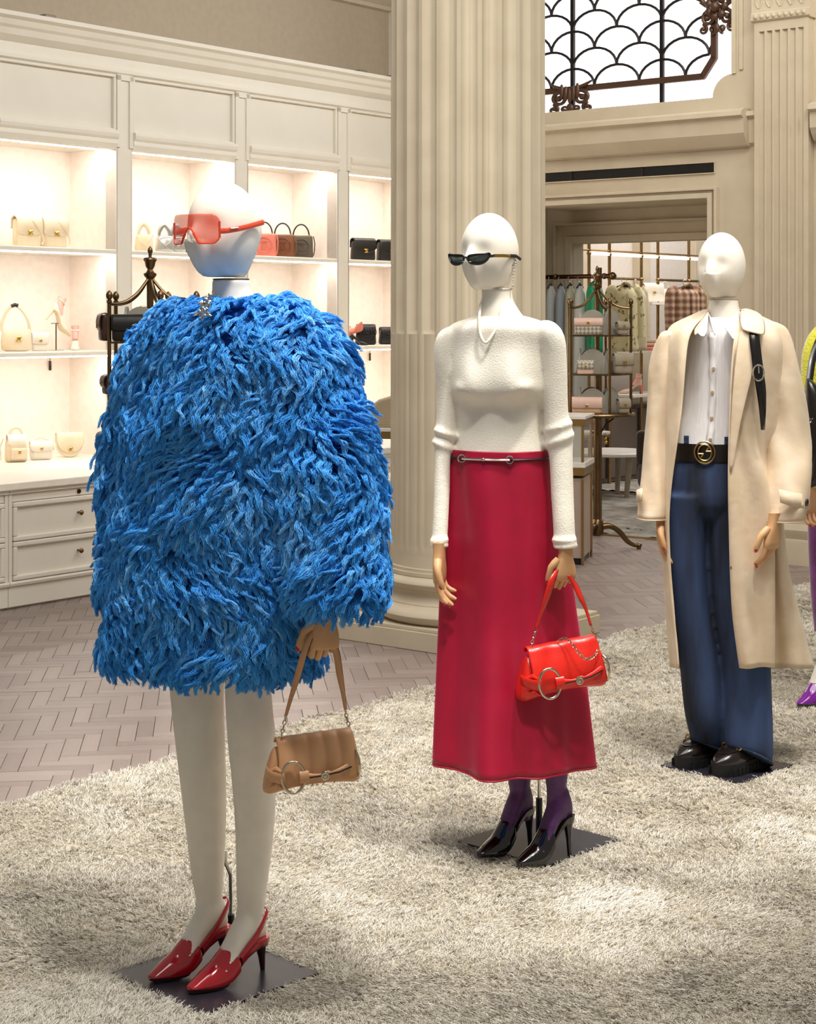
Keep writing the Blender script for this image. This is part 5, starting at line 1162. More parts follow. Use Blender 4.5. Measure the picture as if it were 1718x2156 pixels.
# ================================================================ the two horse-bit handbags
def hero_bag(lab, m, mdark, Y, o, strapL, strapR, chainL, chainR, extra_chain=None, seams=True, yaw=.35, roll=.10, size=.205, hand_pt=None):
    """soft shoulder bag: flap, big oval ring with bar, medallion, two-ended strap"""
    t = thing('shoulder_bag', lab, 'bag', W(o[0], o[1], Y), 0)
    c, s_ = math.cos(yaw), math.sin(yaw); Rr = Matrix.Rotation(-roll, 3, 'Y'); Ry = Matrix.Rotation(yaw, 3, 'Z'); k = size/.2
    xf = lambda p: Ry @ (Rr @ (p*k)); G = lambda p: Vector(t.location)+xf(Vector(p))
    mb = MB(xf); rg = []
    for i in range(25):
        u = i/24*2-1; a = abs(u); x = u*.104
        top = .050-.012*a**3; bot = -.064-.0*a+.012*sm(.85, 1, a)+.013*(1-a**2); fl = .030+.004*(1-a)
        if a > .97: fl *= .6
        zz = [(0, top), (-.013, top-.004), (-.020-fl*.2, top-.03), (-fl-.004, bot+.035), (-fl-.002, bot+.014), (-fl+.012, bot+.002), (0, bot), (fl-.012, bot+.002), (fl+.002, bot+.014), (fl+.004, bot+.035), (.020+fl*.2, top-.03), (.013, top-.004)]
        sh = 1-.10*sm(.3, 1., 1-(a))*0; rg.append([(x*(1.09-.30*(z-bot)/(top-bot)), y, z) for y, z in zz])
    mb.loft(rg); body = mb.build('body', m, t, ang=180, sub=2)
    # flap with raised channels
    fb = MB(xf); vs = []; nx, ny = 40, 18
    for i in range(nx+1):
        u = i/nx*2-1; x0 = .008+u*.082
        for j in range(ny+1):
            v = j/ny; a = PI*1.0*min(v/.35, 1)
            if v < .35: y, z = .017*math.cos(a), .045+.013*math.sin(a)
            else: q = (v-.35)/.65; y, z = -.017-.020*q-.008*math.sin(PI*q), .045-.088*q
            ch = .0048*abs(math.sin(PI*(u*.5+.5)*5)) if seams else .0022*math.sin(9*u+5*v)
            y -= ch; xx = x0*(1+.10*v)+(.006*math.sin(PI*v) if seams else 0); vs.append((xx, y-.002, z+.003))
    fb.add(vs, [(i*(ny+1)+j, (i+1)*(ny+1)+j, (i+1)*(ny+1)+j+1, i*(ny+1)+j+1) for i in range(nx) for j in range(ny)]).build('flap', m, t, ang=180, solid=.0035)
    # side pleats
    pl = MB(xf)
    for z0, z1 in ((-.005, -.03), (-.02, -.045), (.015, -.012)): pl.tube([(-.098, -.026, z0-.02), (-.080, -.040, z0-.012), (-.062, -.044, z1)], [.003, .006, .002], 8)
    if seams:
        for x in (-.025, .0, .025, .05): pl.tube([(x-.006, -.034, -.048), (x, -.0372, -.040), (x+.002, -.0372, -.034)], .0014, 6)
    pl.build('pleat', m, t)
    # ring, bands, bar, medallion, end ring
    rx = -.046
    MB(xf).torus((rx, -.052, -.018), .0255, .0032, (.0, 1, 0), 36, 10, R2=.034).build('large_ring', mat('pale_nickel', 'cfc4ae', .16, 1.), t)
    MB(xf).tube([tuple(p) for p in spline([(-.098, -.012, -.008), (-.094, -.032, -.012), (-.080, -.045, -.017), (rx-.019, -.053, -.019)], 12)], .0135, 10, flat=.28, up=(1,0,0)).build('side_band', m, t)
    MB(xf).tube([(rx+.014, -.053, -.020), (rx+.034, -.055, -.020)], .0135, 10, flat=.45, up=(0,1,0)).build('ring_tab', m, t)
    MB(xf).tube([tuple(p) for p in spline([(rx+.030,-.054,-.021),(.005,-.056,-.021),(.022,-.057,-.021),(.055,-.052,-.018),(.092,-.036,-.012)], 20)], [.010-.0055*math.sin(PI*min(i/12, 1)) if i < 12 else .0045+.005*(i-12)/7 for i in range(20)], 10, flat=.5, up=(0,1,0)).build('bar_band', m, t)
    MB(xf).tube([(rx+.034,-.0595,-.021),(.005,-.0605,-.021),(.055,-.0575,-.019),(.088,-.043,-.014)], .0020, 6).build('band_edge', mdark, t)
    md = MB(xf); md.torus((.022, -.063, -.021), .0072, .0028, (0,1,0), 20, 8); md.ell((.022,-.063,-.021), (.006,.003,.006), 12, 8); md.build('medallion', MATS['pale_nickel'], t)
    MB(xf).torus((.096, -.030, -.012), .020, .0028, (1,.35,0), 28, 8, R2=.030).build('end_ring', MATS['pale_nickel'], t)
    # strap halves and chains: points in photo pixels with their own depth
    for nm, pts, w0 in (('strap', strapL, 1), ('strap', strapR, 1)):
        q = spline([tuple(W(x, y, d))+(w,) for x, y, d, w in pts], 26); mb = MB(); me_ = MB()
        ra = [[Vector(p[:3])+Vector((-p[3]*.62, -p[3]*.4, 0)), Vector(p[:3]), Vector(p[:3])+Vector((p[3]*.62, -p[3]*.4*-1, 0))] for p in q]
        mb.loft(ra, closed=False); so = mb.build(nm, m, t, world=True, ang=180, solid=.0028)
        me_.tube([tuple(r[2]) for r in ra], .0016, 6).build('strap_edge', mdark, so, world=True)
    for pts in [chainL, chainR]+([extra_chain] if extra_chain else []):
        P = [Vector(W(x, y, d)) for x, y, d in pts]; L = sum((b-a).length for a, b in zip(P[:-1], P[1:])); n = max(int(L/.0085), 3)
        q = spline([tuple(p) for p in P], n+1); mb = MB()
        for i in range(n):
            a, b = Vector(q[i]), Vector(q[i+1]); dirv = (b-a).normalized(); side = dirv.cross(Vector((.3, 1, .2) if i % 2 else (1, -.3, .2))).normalized()
            mb.torus((a+b)/2, .0058, .0013, side.cross(dirv), 12, 5, R2=.0036, up=side)
        mb.build('chain', MATS['pale_nickel'], t, world=True)
    return t
TAN = mat('tan_leather', 'cd9c72', .42, col2='c28f63', nscale=9, bump=.06, bscale=300); REDL = mat('poppy_red_leather', 'e0291b', .32, col2='cf2116', nscale=7, bump=.05, bscale=200, coat=.2)
YB = 3.73
hero_bag('tan leather shoulder bag with big silver ring hanging below the blue coat sleeve', TAN, MATS['black_leather'], YB, (652, 1601),
         [(601,1508,YB-.03,.004),(612,1470,YB-.03,.006),(626,1425,YB-.03,.010),(640,1375,YB-.025,.0105),(655,1338,YB-.01,.010),(668,1322,YB,.010)],
         [(727,1494,YB+.03,.004),(722,1460,YB+.03,.006),(715,1420,YB+.03,.010),(708,1375,YB+.025,.0105),(698,1345,YB+.02,.010),(690,1325,YB+.02,.010)],
         [(592,1552,YB-.03),(597,1530,YB-.035),(602,1508,YB-.03)], [(738,1538,YB+.02),(731,1515,YB+.03),(727,1494,YB+.03)], yaw=.22, roll=.085, size=.197)
YR = 4.76
hero_bag('poppy red leather shoulder bag with silver ring hanging beside the crimson skirt', REDL, MATS['black_leather'], YR, (1177, 1406),
         [(1128,1325,YR-.03,.004),(1140,1290,YR-.03,.007),(1152,1255,YR-.03,.014),(1163,1220,YR-.025,.015),(1172,1200,YR-.005,.008)],
         [(1244,1318,YR+.04,.004),(1234,1285,YR+.04,.006),(1224,1262,YR+.03,.011),(1212,1235,YR+.03,.012),(1204,1222,YR+.025,.010),(1198,1212,YR+.02,.008)],
         [(1119,1362,YR-.03),(1123,1342,YR-.035),(1129,1325,YR-.03)], [(1262,1362,YR+.02),(1252,1340,YR+.04),(1245,1318,YR+.04)],
         [(1174,1350,YR-.02),(1190,1344,YR-.035),(1204,1356,YR-.05),(1218,1374,YR-.06),(1234,1388,YR-.055),(1250,1382,YR-.04),(1260,1368,YR-.01)], seams=False, yaw=.30, roll=.12, size=.243)

# ================================================================ brass display carousels
ARCH = mat('grey_fabric_board', 'aaa69a', .7)
def carousel(lab, loc, rot):
    t = thing('display_stand', lab, 'display stand', loc, 0, 'brass carousels for small bags'); r = .222
    p = MB(); p.tube([(0,0,.10),(0,0,.14),(0,0,.2),(0,0,.88)], [.034,.034,.026,.024], 16); p.tube([(0,0,.9),(0,0,1.76)], .0165, 14); p.build('pole', BRASS, t)
    MB().lathe([(.030,.09),(.042,.10),(.045,.15),(.04,.185),(.030,.20)], seg=20).build('hub', BRASS, t)
    for k in range(3):
        a = rot+.1+2*PI*k/3; f = lambda u, z: (u*math.cos(a), u*math.sin(a), z)
        lg = MB(); lg.tube([tuple(q) for q in spline([f(.03,.15),f(.09,.155),(f(.15,.115)),f(.20,.055),f(.25,.028),f(.275,.030)], 18)], [.022-.008*i/17 for i in range(18)], 10)
        lg.ell(f(.278,.026), (.022,.022,.016), 12, 8); l_ = lg.build('leg', BRASS, t)
        MB().cyl(f(.278,0), f(.278,.014), .014, .016, 12).build('foot_pad', BRASS, l_)
    MB().lathe([(.10,.872),(.236,.880),(.250,.888),(.252,.896),(.247,.905)], seg=48).build('round_top', BRASS, t, ang=30)
    br_ = MB()
    for k in range(3):
        a = rot+.6+2*PI*k/3; br_.tube([(.02*math.cos(a),.02*math.sin(a),.76),(.08*math.cos(a),.08*math.sin(a),.83),(.16*math.cos(a),.16*math.sin(a),.875)], .006, 8)
    br_.build('top_bracket', BRASS, t)
    posts = [(r*math.cos(rot+2*PI*k/5), r*math.sin(rot+2*PI*k/5)) for k in range(5)]
    for z in (1.155, 1.41):
        pts = []
        for k in range(5):
            a, b = Vector(posts[k]+(0,)), Vector(posts[(k+1)%5]+(0,)); 
            for i in range(4): q = a.lerp(b, i/4); pts.append((q.x*1.05, q.y*1.05))
        MB().slab(pts, z, z+.010).build('shelf_plate', BRASS, t, smooth=False)
    for x, y in posts:
        q = MB(); q.tube([(x,y,.905),(x,y,1.60)], .0095, 10); ps = q.build('post', BRASS, t)
        MB().lathe([(.006,0),(.013,.006),(.013,.016),(.008,.020),(.015,.030),(.017,.042),(.012,.055),(.003,.064)], c=(x,y,1.598), seg=12).build('finial', BRASS, ps)
        arm_ = [(0,0,1.735),(x*.12,y*.12,1.70),(x*.32,y*.32,1.650),(x*.58,y*.58,1.612),(x*.85,y*.85,1.598),(x,y,1.598)]
        MB().tube([tuple(v) for v in spline(arm_, 16)], .0075, 8).build('swag_arm', BRASS, t)
    MB().lathe([(.018,1.72),(.030,1.735),(.032,1.745),(.020,1.752),(.013,1.765),(.022,1.78),(.026,1.80),(.034,1.812),(.030,1.82),(.010,1.826),(.008,1.84),(.013,1.852),(.010,1.866),(.002,1.878)], seg=18).build('top_finial', BRASS, t)
    for k in range(5):
        a, b = Vector(posts[k]+(0,)), Vector(posts[(k+1)%5]+(0,)); m_ = (a+b)/2; e = (b-a).normalized(); n_ = m_.normalized()
        for z in (.907, 1.166, 1.421):
            poly = [(.108*math.cos(PI*i/16), .165*math.sin(PI*i/16)) for i in range(17)]
            MB(xform(Vector((m_.x*.62, m_.y*.62, z)), e, n_, (0,0,1))).prism(poly, -.006, .006).build('arched_board', ARCH, t, ang=30)
    return t, posts
cL = Vector((-1.244, 8.25, 0)); rotL = math.radians(3); carousel('brass carousel stand with tiers of small black bags behind the blue coat', cL, rotL)
cR = Vector((1.252, 11.32, 0)); rotR = math.radians(-3); carousel('brass carousel stand with tiers of small pink and grey bags in the doorway', cR, rotR)
def checker(name, c1, c2):
    m = mat(name, c1, .6); nt = m.node_tree; N = nt.nodes; L = nt.links; ck = N.new('ShaderNodeTexChecker'); ck.inputs['Scale'].default_value = 55
    ck.inputs[1].default_value = (*lin(c1), 1); ck.inputs[2].default_value = (*lin(c2), 1); mp = N.new('ShaderNodeMapping'); mp.inputs['Rotation'].default_value = (0, .785, 0)
    tc = N.new('ShaderNodeTexCoord'); L.new(tc.outputs['Object'], mp.inputs[0]); L.new(mp.outputs[0], ck.inputs[0]); L.new(ck.outputs[0], N['Principled BSDF'].inputs['Base Color']); return m
MONO = checker('diamond_canvas', 'c9c0ae', '8d8677'); LGRY = mat('greige_leather', 'a79c88', .5, col2='9d927e'); LBLU = mat('blush_leather', 'dfbcaa', .45); BRW = mat('umber_leather', '4a2f26', .4)
def on_stand(c, px, z, dy): 
    Y = c.y+dy; return Vector(((px-CX)/F*Y, Y, z))
# right carousel
gR = 'small bags on the carousel in the doorway'
flap_bag('clutch', 'pink and diamond canvas clutch on the top tier of the doorway carousel', .185, .100, .05, MONO, on_stand(cR, 1239, 1.421, -.17), -.12, .42, .1, group=gR, mf=LBLU)
flap_bag('mini_bag', 'small greige bag on the top tier of the doorway carousel', .085, .078, .04, LGRY, on_stand(cR, 1310, 1.421, -.10), .35, .55, .2, group=gR)
flap_bag('wallet', 'small diamond canvas and pink wallet on the middle tier of the doorway carousel', .105, .082, .03, LBLU, on_stand(cR, 1233, 1.166, -.17), -.12, .62, .1, group=gR, mf=MONO)
flap_bag('mini_bag', 'larger greige flap bag on the middle tier of the doorway carousel', .135, .125, .05, LGRY, on_stand(cR, 1311, 1.166, -.12), .30, .58, .1, group=gR)
flap_bag('clutch', 'blush pink clutch on the round table top of the doorway carousel', .195, .100, .055, mat('putty_leather', 'd9b791', .5), on_stand(cR, 1236, .906, -.18), -.12, .66, .05, group=gR, mf=LBLU)
flap_bag('mini_bag', 'small greige bag with gold stud on the round table top of the doorway carousel', .085, .09, .045, LGRY, on_stand(cR, 1312, .906, -.13), .35, .62, .2, group=gR)
# left carousel
gL = 'small bags on the carousel behind the blue coat'
flap_bag('clutch', 'black flap bag with gold clasp on the upper tier of the left carousel', .215, .115, .05, LBLK, on_stand(cL, 284, 1.421, -.16), .06, .6, .15, group=gL)
flap_bag('wallet', 'dark brown wallet seen edge on at the upper tier of the left carousel', .12, .125, .04, BRW, on_stand(cL, 219, 1.421, .02), -1.25, .6, .2, group=gL)
flap_bag('wallet', 'dark brown wallet seen edge on at the lower tier of the left carousel', .10, .085, .035, BRW, on_stand(cL, 226, 1.166, -.06), -1.2, .6, .2, group=gL)
flap_bag('clutch', 'black round bag half hidden by fur on the lower tier of the left carousel', .15, .12, .05, LBLK, on_stand(cL, 278, 1.166, -.15), .06, .6, .9, group=gL)
flap_bag('mini_bag', 'rose brown mini bag peeking out left of the blue coat', .08, .07, .04, mat('rose_leather', '9a6e66', .5), on_stand(cL, 219, .906, -.02), -1.1, .6, .3, group=gL)
# ================================================================ display cases, far room beyond the doorway
WHT = mat('white_stone_top', 'f4efe6', .3); VGL = mat('vitrine_glass', 'f3f6f2', .03, alpha=.22); SATB = mat('satin_brass', 'b49a66', .28, 1.); PINKP = mat('rose_grey_panel', 'b9a598', .5)
def vitrine(lab, corner, ang, w, d):
    t = thing('display_case', lab, 'display case', corner, ang, 'brass and glass display cases'); x0, x1, y0, y1 = -w, 0, 0, d
    MB().box(x0+.012, x1-.012, y0+.012, y1-.012, .04, .535).build('cabinet_body', PINKP, t, smooth=False)
    MB().box(x0+.02, x1-.02, y0+.02, y1-.02, 0, .04).build('plinth', BLACKM, t, smooth=False)
    for x in (x0, x1):
        for y in (y0, y1):
            sx = .016 if x == x0 else -.016; sy = .016 if y == y0 else -.016
            MB().box(min(x, x+sx), max(x, x+sx), min(y, y+sy), max(y, y+sy), 0, .535).build('corner_post', SATB, t, smooth=False, bevel=.002)
            MB().box(min(x, x+sx), max(x, x+sx), min(y, y+sy), max(y, y+sy), .635, .862).build('glass_post', SATB, t, smooth=False, bevel=.002)
    MB().box(x0-.006, x1+.006, y0-.006, y1+.006, .553, .603).build('middle_band', SATB, t, smooth=False, bevel=.002)
    MB().box(x0-.010, x1+.010, y0-.010, y1+.010, .603, .635).build('middle_shelf', WHT, t, smooth=False, bevel=.002)
    MB().box(x0-.006, x1+.006, y0-.006, y1+.006, .862, .903).build('top_band', SATB, t, smooth=False, bevel=.002)
    MB().box(x0-.012, x1+.012, y0-.012, y1+.012, .903, .922).build('top_slab', WHT, t, smooth=False, bevel=.002)
    MB().box(x0+.016, x1-.016, y0+.004, y0+.008, .635, .862).build('front_glass', VGL, t, smooth=False); MB().box(x1-.008, x1-.004, y0+.016, y1-.016, .635, .862).build('side_glass', VGL, t, smooth=False)
    return t
c = FL(1229, 1190); vitrine('brass framed glass display case with white top behind the ivory sleeve', c, math.radians(-14), .5, .40)
vitrine('brass framed display case with white top left of the column behind the fur', Vector((.03, 9.42, 0)), math.radians(-14), .5, .42)
q = W(815, 905, 9.55); q.z = .922
t = thing('bowling_bag', 'plain beige domed bag on the display case left of the column', 'bag', q+Vector((.02, .02, 0)), math.radians(-14))
mb = MB(); prof = [(-.15,0),(-.155,.03),(-.13,.10),(-.06,.155),(.02,.178),(.10,.16),(.15,.10),(.165,.03),(.155,0)]
mb.loft([[(x*k, y, z*(.55+.45*k)) for x, z in prof] for y, k in ((-.075,.82),(-.062,.95),(-.03,1),(.03,1),(.062,.95),(.075,.82))]); mb.build('body', mat('sand_leather', 'b9a88c', .55), t, ang=50, bevel=.006)
MB().tube([(-.10,-.076,.02),(0,-.078,.02),(.10,-.076,.02)], .003, 6).build('base_piping', MATS['sand_leather'], t)
flap_bag('flap_handbag', 'pale flap bag inside the glass of the right display case', .10, .08, .05, LGRY, c+Vector((-.10, .20, .635)), -.2, .5, .2)

# ---- far room shell
FF = Frame((1.63, 15.4), math.radians(51.5))
fw = thing('wall_far', loc=FF.pt(0, 0), rz=FF.a, kind='structure')
LIL = mat('pale_lilac_wall', 'ddd3c8', .7)
MB().box(-4.5, 7, .60, .72, 0, 3.6).build('plaster', LIL, fw, smooth=False)
for x in (-.55, .62, 1.75, 2.9):
    MB().box(x, x+.22, .52, .62, 0, 3.6).build('wall_pilaster', STONE, fw, smooth=False, bevel=.004)
MB().box(-4.5, 7, .56, .6, 0, .16).build('skirting', STONE, fw, smooth=False, bevel=.004)
wr = thing('wall_far_right', loc=FF.pt(0, 0), rz=FF.a, kind='structure')
MB().box(6.4, 6.5, -4.0, .7, 0, 3.6).build('plaster', LIL, wr, smooth=False)
RUG2 = mat('grey_pile_rug', 'b9b3a8', .95, col2='8e877c', nscale=7, detail=10, bump=.9, bscale=120)
def bfl(p): v = p-BF.o; return v.dot(BF.x), v.dot(BF.y)
_, ya = bfl(FL(1300, 1129))
def lumpy(x0, x1, y0, y1, n, m_):
    mb = MB(); vs = [(x0+(x1-x0)*i/n, y0+(y1-y0)*j/m_, .012+.012*noise.noise(Vector((i*.9, j*.9, y0)))+.006*noise.noise(Vector((i*2.7, j*2.7, 4)))) for j in range(m_+1) for i in range(n+1)]
    return mb.add(vs, [(j*(n+1)+i, j*(n+1)+i+1, (j+1)*(n+1)+i+1, (j+1)*(n+1)+i) for j in range(m_) for i in range(n)])
r2 = thing('grey_rug', 'grey shaggy rug with a thin brass edge just beyond the doorway', 'rug', BF.pt(0, 0), BF.a, 'grey rugs of the far room')
lumpy(-3.2, 2.0, .78, ya+2.35, 120, 60).build('pile', RUG2, r2, ang=180)
lumpy(xi+.01, xd1-.01, ya, .79, 50, 10).build('pile', RUG2, r2, ang=180)
MB().box(xi+.01, xd1-.01, ya-.02, ya, 0, .012).build('brass_edge', SATB, r2, smooth=False)
r3 = thing('grey_rug', 'grey shaggy rug farther back under the low round table of the far room', 'rug', BF.pt(0, 0), BF.a, 'grey rugs of the far room')
lumpy(-4.0, 2.0, ya+2.62, ya+5.2, 120, 50).build('pile', RUG2, r3, ang=180)
MB().box(-3.6, 2.2, ya+2.37, ya+2.60, 0, .006).build('wood_strip', mat('dark_walnut', '4a3a2e', .4), floor, smooth=False).location = BF.pt(0, 0); COL.objects['wood_strip'].rotation_euler = (0, 0, BF.a)
# ---- low round table
p = FL(1285, 1046); t = thing('round_table', 'low round white table with slim tapered legs in the far room', 'table', (p.x, p.y, .012), .25)
MB().lathe([(.02,.350),(.34,.350),(.36,.356),(.36,.376),(.35,.384),(.02,.384)], seg=48).build('tabletop', WHT, t, ang=30)
for k in range(3):
    a = .9+2*PI*k/3; MB().tube([(.24*math.cos(a),.24*math.sin(a),.35),(.20*math.cos(a),.20*math.sin(a),.0)], [.032,.020], 12).build('leg', LGRY, t)
p = W(1243, 912, 12.9); t = thing('side_table', 'small round side table with glossy white top behind the display case', 'table', (p.x, p.y, 0))
MB().lathe([(.01,.655),(.145,.655),(.150,.662),(.150,.676),(.01,.678)], seg=36).build('tabletop', WHT, t, ang=30); MB().lathe([(.151,.640),(.151,.655),(.14,.655),(.14,.640)], seg=36, c0=False, c1=False).build('brass_rim', SATB, t)
MB().cyl((0,0,.0),(0,0,.65),.018,.018,12).build('stem', SATB, t); MB().lathe([(.11,0),(.11,.01),(.02,.03)], seg=24).build('foot', SATB, t)
j = thing('jewel_stand', 'small golden ball ornament hanging at the edge of the round side table', 'ornament', W(1275, 926, 12.78)); mb = MB(); mb.ell((0,0,-.02), .016, 12, 8); mb.ell((0,0,.008), .012, 12, 8); mb.cyl((0,0,0),(0,0,.05),.004); mb.build('ball', GOLD, j)
p = W(1388, 1040, 14.25); t = thing('armchair', 'dark brown upholstered chair half hidden behind the trench coat sleeve', 'chair', (p.x, p.y-.6, .018), .3)
MB().rbox(.42, .42, .22, .05, c=(0,0,.14), bulge=.06).build('seat', mat('dark_brown_velvet', '3b2d24', .7, sheen=.3), t, ang=180); MB().rbox(.42, .12, .28, .04, c=(0,.17,.33), bulge=.05).build('backrest', MATS['dark_brown_velvet'], t, ang=180)
MB().tube([(-.22,-.21,.25),(0,-.222,.25),(.22,-.21,.25)], .005, 6).build('piping', LGRY, t)
for sx in (-.16, .16):
    for sy in (-.16, .16): MB().tube([(sx*.8, sy*.8, .15), (sx, sy, 0)], [.018, .010], 8).build('leg', MATS['dark_walnut'], t)
# ---- brass grid rack along the far wall
def fx(px, d=0): return FF.hit(px, 600, d)[0]
RKB = mat('pale_antique_brass', 'a98d62', .32, 1., col2='96794f', nscale=10)
rk = thing('grid_rack', 'tall brass grid rack with lit rails along the far room wall', 'rack', FF.pt(0, 0), FF.a)
XS = [fx(p_) for p_ in (1240, 1283, 1350, 1385, 1450)]
XS += [XS[-1]+.55, XS[-1]+.9]
zr = FF.hit(1240, 533, 0)[1]; zr2 = FF.hit(1320, 587, 0)[1]
for x in XS: 
    MB().tube([(x,0,.0),(x,0,2.75)], .015, 10).build('upright', RKB, rk)
for a, b in zip(XS[:-1], XS[1:]): MB().box(a+.02, b-.02, -.016, .016, zr-.014, zr+.014).build('lit_rail', mat('lit_white_rail', 'fff6ea', .4, emit=1.2), rk, smooth=False)
MB().tube([(XS[0]-.5,0,zr+.03),(XS[-1],0,zr+.03)], .010, 8).build('top_rail', RKB, rk)
for a, b in ((XS[1], XS[2]), (XS[3], XS[-1])): MB().tube([(a,0,zr2),(b,0,zr2)], .013, 8).build('cross_rail', RKB, rk)
for x in XS:
    for z in (zr2, zr, FF.hit(1350, 640, 0)[1]): MB().ell((x,0,z), .022, 10, 8).build('joint', RKB, rk)
def rshelf(pa, pb, py):
    z = FF.hit((pa+pb)/2, py, 0)[1]; MB().box(fx(pa), fx(pb), -.12, .30, z-.022, z).build('shelf', WHT, rk, smooth=False); return z
z1 = rshelf(1350, 1440, 637); z2 = rshelf(1349, 1450, 737); z3 = rshelf(1310, 1450, 827)
lc = thing('low_cabinet', 'dark brown low cabinet under the brass grid rack', 'cabinet', FF.pt(0, 0), FF.a)
MB().box(fx(1246), fx(1470), .05, .5, .02, .70).build('carcass', mat('mushroom_lacquer', '6d5f54', .5), lc, smooth=False)
for a, b in zip(XS[:-1], XS[1:]): MB().box(a+.02, b-.02, .03, .05, .06, .68).build('door', MATS['mushroom_lacquer'], lc, smooth=False, bevel=.004)
def fpos(px, d, z): return FF.pt(fx(px, d), d, z)
flap_bag('satchel', 'white satchel with gold lock on the rack shelf of the far room', .20, .17, .09, LWHITE, fpos(1373, .05, z1), FF.a-.6, .55, .1); flap_bag('mini_bag', 'small white top handle bag right of the white satchel', .14, .12, .07, LWHITE, fpos(1400, .05, z1), FF.a-.6, .5, .3, strap=arc(.09, .11, .09, 0, 9))
flap_bag('mini_bag', 'cream mini bag left of the white satchel on the rack shelf', .13, .11, .07, LCREAM, fpos(1356, .1, z1), FF.a-.6, .5, .3)
for k in range(3):
    b_ = thing('folded_scarf', ('terracotta folded scarf at the bottom of the stack on the rack shelf', 'pale pink folded scarf in the middle of the stack on the rack shelf', 'cream folded scarf on top of the stack on the rack shelf')[k], 'scarf', fpos(1372+k*4, .08, z2+.035*k), FF.a, 'folded scarves on the rack shelf')
    MB().rbox(.34-.03*k, .22, .034, .014).build('fold', (LPINK, LBLU, LCREAM)[k], b_, ang=180)
pump('pump', 'blush pink high heel standing on the low shelf of the far rack', fpos(1352, -.02, z3), FF.a+2.2, LBLU, LPINK, 0, True, SOCK, 1.0)
# ---- clothes on hangers
def garment(name, lab, px, py0, py1, wpx, Y, m, rz, cat, dep=.10, sleeves=True, collar=True, group='clothes hanging in the far room', flare=1.15, buttons=False):
    c = W(px, py0, Y); h = (py1-py0)/F*Y; w = wpx/F*Y/2; t = thing(name, lab, cat, c, rz, group)
    mb = MB(); rg = []
    for i in range(15):
        u = i/14; ww = w*(.34+.50*sm(0, .10, u))*(1+(flare-1)*u); d = dep*(.4+.6*sm(0, .12, u))
        rg.append([(ww*math.copysign(abs(math.cos(a))**.8, math.cos(a))*(1+.03*math.sin(6*a)*u), d*math.sin(a)*(1+.12*math.sin(5*a+2)*u), -h*u) for a in [2*PI*k/30 for k in range(30)]])
    mb.loft(rg); o = mb.build('body_cloth', m, t, ang=180)
    if sleeves:
        for s in (-1, 1): MB().tube([tuple(v) for v in spline([(s*w*.55, 0, -h*.06), (s*w*.85, 0, -h*.12), (s*w*1.0, -.01, -h*.4), (s*w*1.02, -.02, -h*.78)], 12)], [.055, .06, .06, .058, .055, .052, .05, .05, .048, .046, .045, .045], 12).build('sleeve', m, t)
    if collar:
        MB().torus((0, -dep*.35, -h*.02), w*.28, .014, (0, .8, .6), 18, 8, R2=w*.34).build('collar', m, t); MB().ell((0, -dep*.35, -h*.03), (w*.22, .02, w*.27), 12, 8).build('lining', mat('dark_lining', '4a4038', .8), t)
        MB().tube([(0, -dep-.004, -h*.10), (.004, -dep*1.05-.004, -h*.5), (0, -dep*1.1-.004, -h*.97)], .005, 6).build('front_edge', m, t)
    MB().tube([(-w*.5, 0, -h*.02), (0, 0, .015), (w*.5, 0, -h*.02)], .009, 8).build('hanger', BLACKM, t); MB().torus((0, 0, .05), .022, .003, (0, 1, 0), 14, 5, a0=-1.4, a1=3.4).build('hook', SILVER, t)
    return t
def plaid():
    m = mat('rust_plaid', 'a98368', .8); nt = m.node_tree; N = nt.nodes; L = nt.links; w1 = N.new('ShaderNodeTexWave'); w1.inputs['Scale'].default_value = 5; w2 = N.new('ShaderNodeTexWave'); w2.inputs['Scale'].default_value = 5; w2.bands_direction = 'Z'
    tc = N.new('ShaderNodeTexCoord'); mx = N.new('ShaderNodeMix'); mx.data_type = 'FLOAT'; mx.inputs[0].default_value = .5
    for w_ in (w1, w2): L.new(tc.outputs['Object'], w_.inputs[0])
    L.new(w1.outputs['Fac'], mx.inputs[2]); L.new(w2.outputs['Fac'], mx.inputs[3]); rp = N.new('ShaderNodeValToRGB'); rp.color_ramp.elements[0].color = (*lin('7a5340'), 1); rp.color_ramp.elements[1].color = (*lin('d3b494'), 1); rp.color_ramp.elements[0].position = .25
    L.new(mx.outputs[0], rp.inputs[0]); L.new(rp.outputs[0], N['Principled BSDF'].inputs['Base Color']); return m
FLOR = mat('floral_cream', 'e8dcae', .8, col2='8d7a4e', nscale=26, detail=1, ramp=(.30, .42)); GRN = mat('emerald_silk', '12a06c', .4, col2='0b7d55', nscale=6); OAT = mat('oat_wool', 'd6c8a8', .85)
rz = math.radians(10)
garment('jacket', 'cream floral jacket on a hanger right of the doorway carousel pole', 1314, 602, 740, 66, 14.6, FLOR, rz, 'jacket')
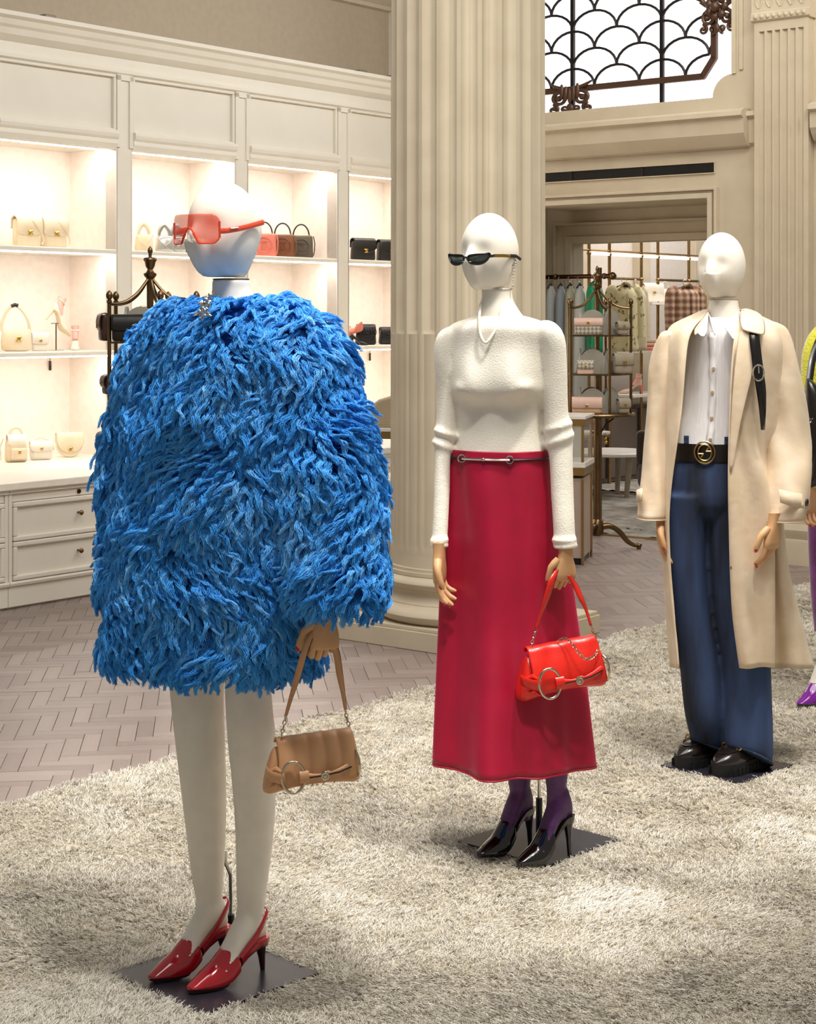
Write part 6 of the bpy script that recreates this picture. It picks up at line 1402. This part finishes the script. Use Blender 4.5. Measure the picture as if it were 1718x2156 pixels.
garment('coat', 'oat coloured wool coat hanging behind the floral jacket', 1338, 606, 738, 46, 15.0, OAT, rz+.5, 'coat', collar=False)
garment('jacket', 'rust plaid jacket on a hanger behind the trench coat shoulder', 1442, 606, 720, 78, 15.6, plaid(), rz+.25, 'jacket')
garment('jacket', 'green and orange jacket mostly hidden behind the trench mannequin neck', 1474, 606, 720, 50, 15.9, mat('olive_orange_weave', 'b07a4a', .8, col2='5d7048', nscale=12), rz+.5, 'jacket')
def railY(px): return BF.pt(BF.hit(px, 590, .42)[0], .42).y
garment('dress', 'emerald green dress hanging behind the doorway carousel', 1252, 596, 742, 38, railY(1252), GRN, rz, 'dress', collar=False, sleeves=False, flare=1.0)
PLE = [mat('silver_pleats', 'a9aca8', .5), mat('slate_pleats', '8d939a', .5), mat('sage_pleats', 'a5a28c', .5), mat('ash_pleats', 'b8b8b0', .5)]
for i, px in enumerate((1160, 1181, 1201, 1221)):
    garment('dress', ('long silver grey dress closest to the column on the dark rail', 'long slate blue dress second from the column on the dark rail', 'long sage dress third from the column on the dark rail', 'long ash grey dress nearest the green one on the dark rail')[i], px, 602, 850, 30, railY(px), PLE[i], BF.a+1.2, 'dress', collar=False, sleeves=False, flare=1.4, dep=.035)
ra = thing('clothes_rail', 'dark bronze clothes rail carrying the grey and green dresses', 'rail', W(1222, 588, railY(1222)))
a, b_ = W(1120, 584, railY(1120))-ra.location, W(1290, 590, railY(1290))-ra.location
b_.z = a.z; hz = -(ra.location.z+a.z)
MB().tube([a, b_], .016, 10).build('rail', mat('dark_bronze_rail', '5a3a2c', .3, 1.), ra); MB().tube([a.lerp(b_,.84)+Vector((0,0,.06)), a.lerp(b_,.84)+Vector((0,0,hz))], .018, 10).build('upright', BRASS, ra); MB().ell(b_, .028, 10, 8).build('end_knob', BRASS, ra); MB().tube([a+Vector((0,0,.06)), a+Vector((0,0,hz))], .018, 10).build('upright', BRASS, ra)
for x in (.05, .2): MB().ell(a.lerp(b_, x*4+.1), .022, 8, 6).build('ring', BRASS, ra)
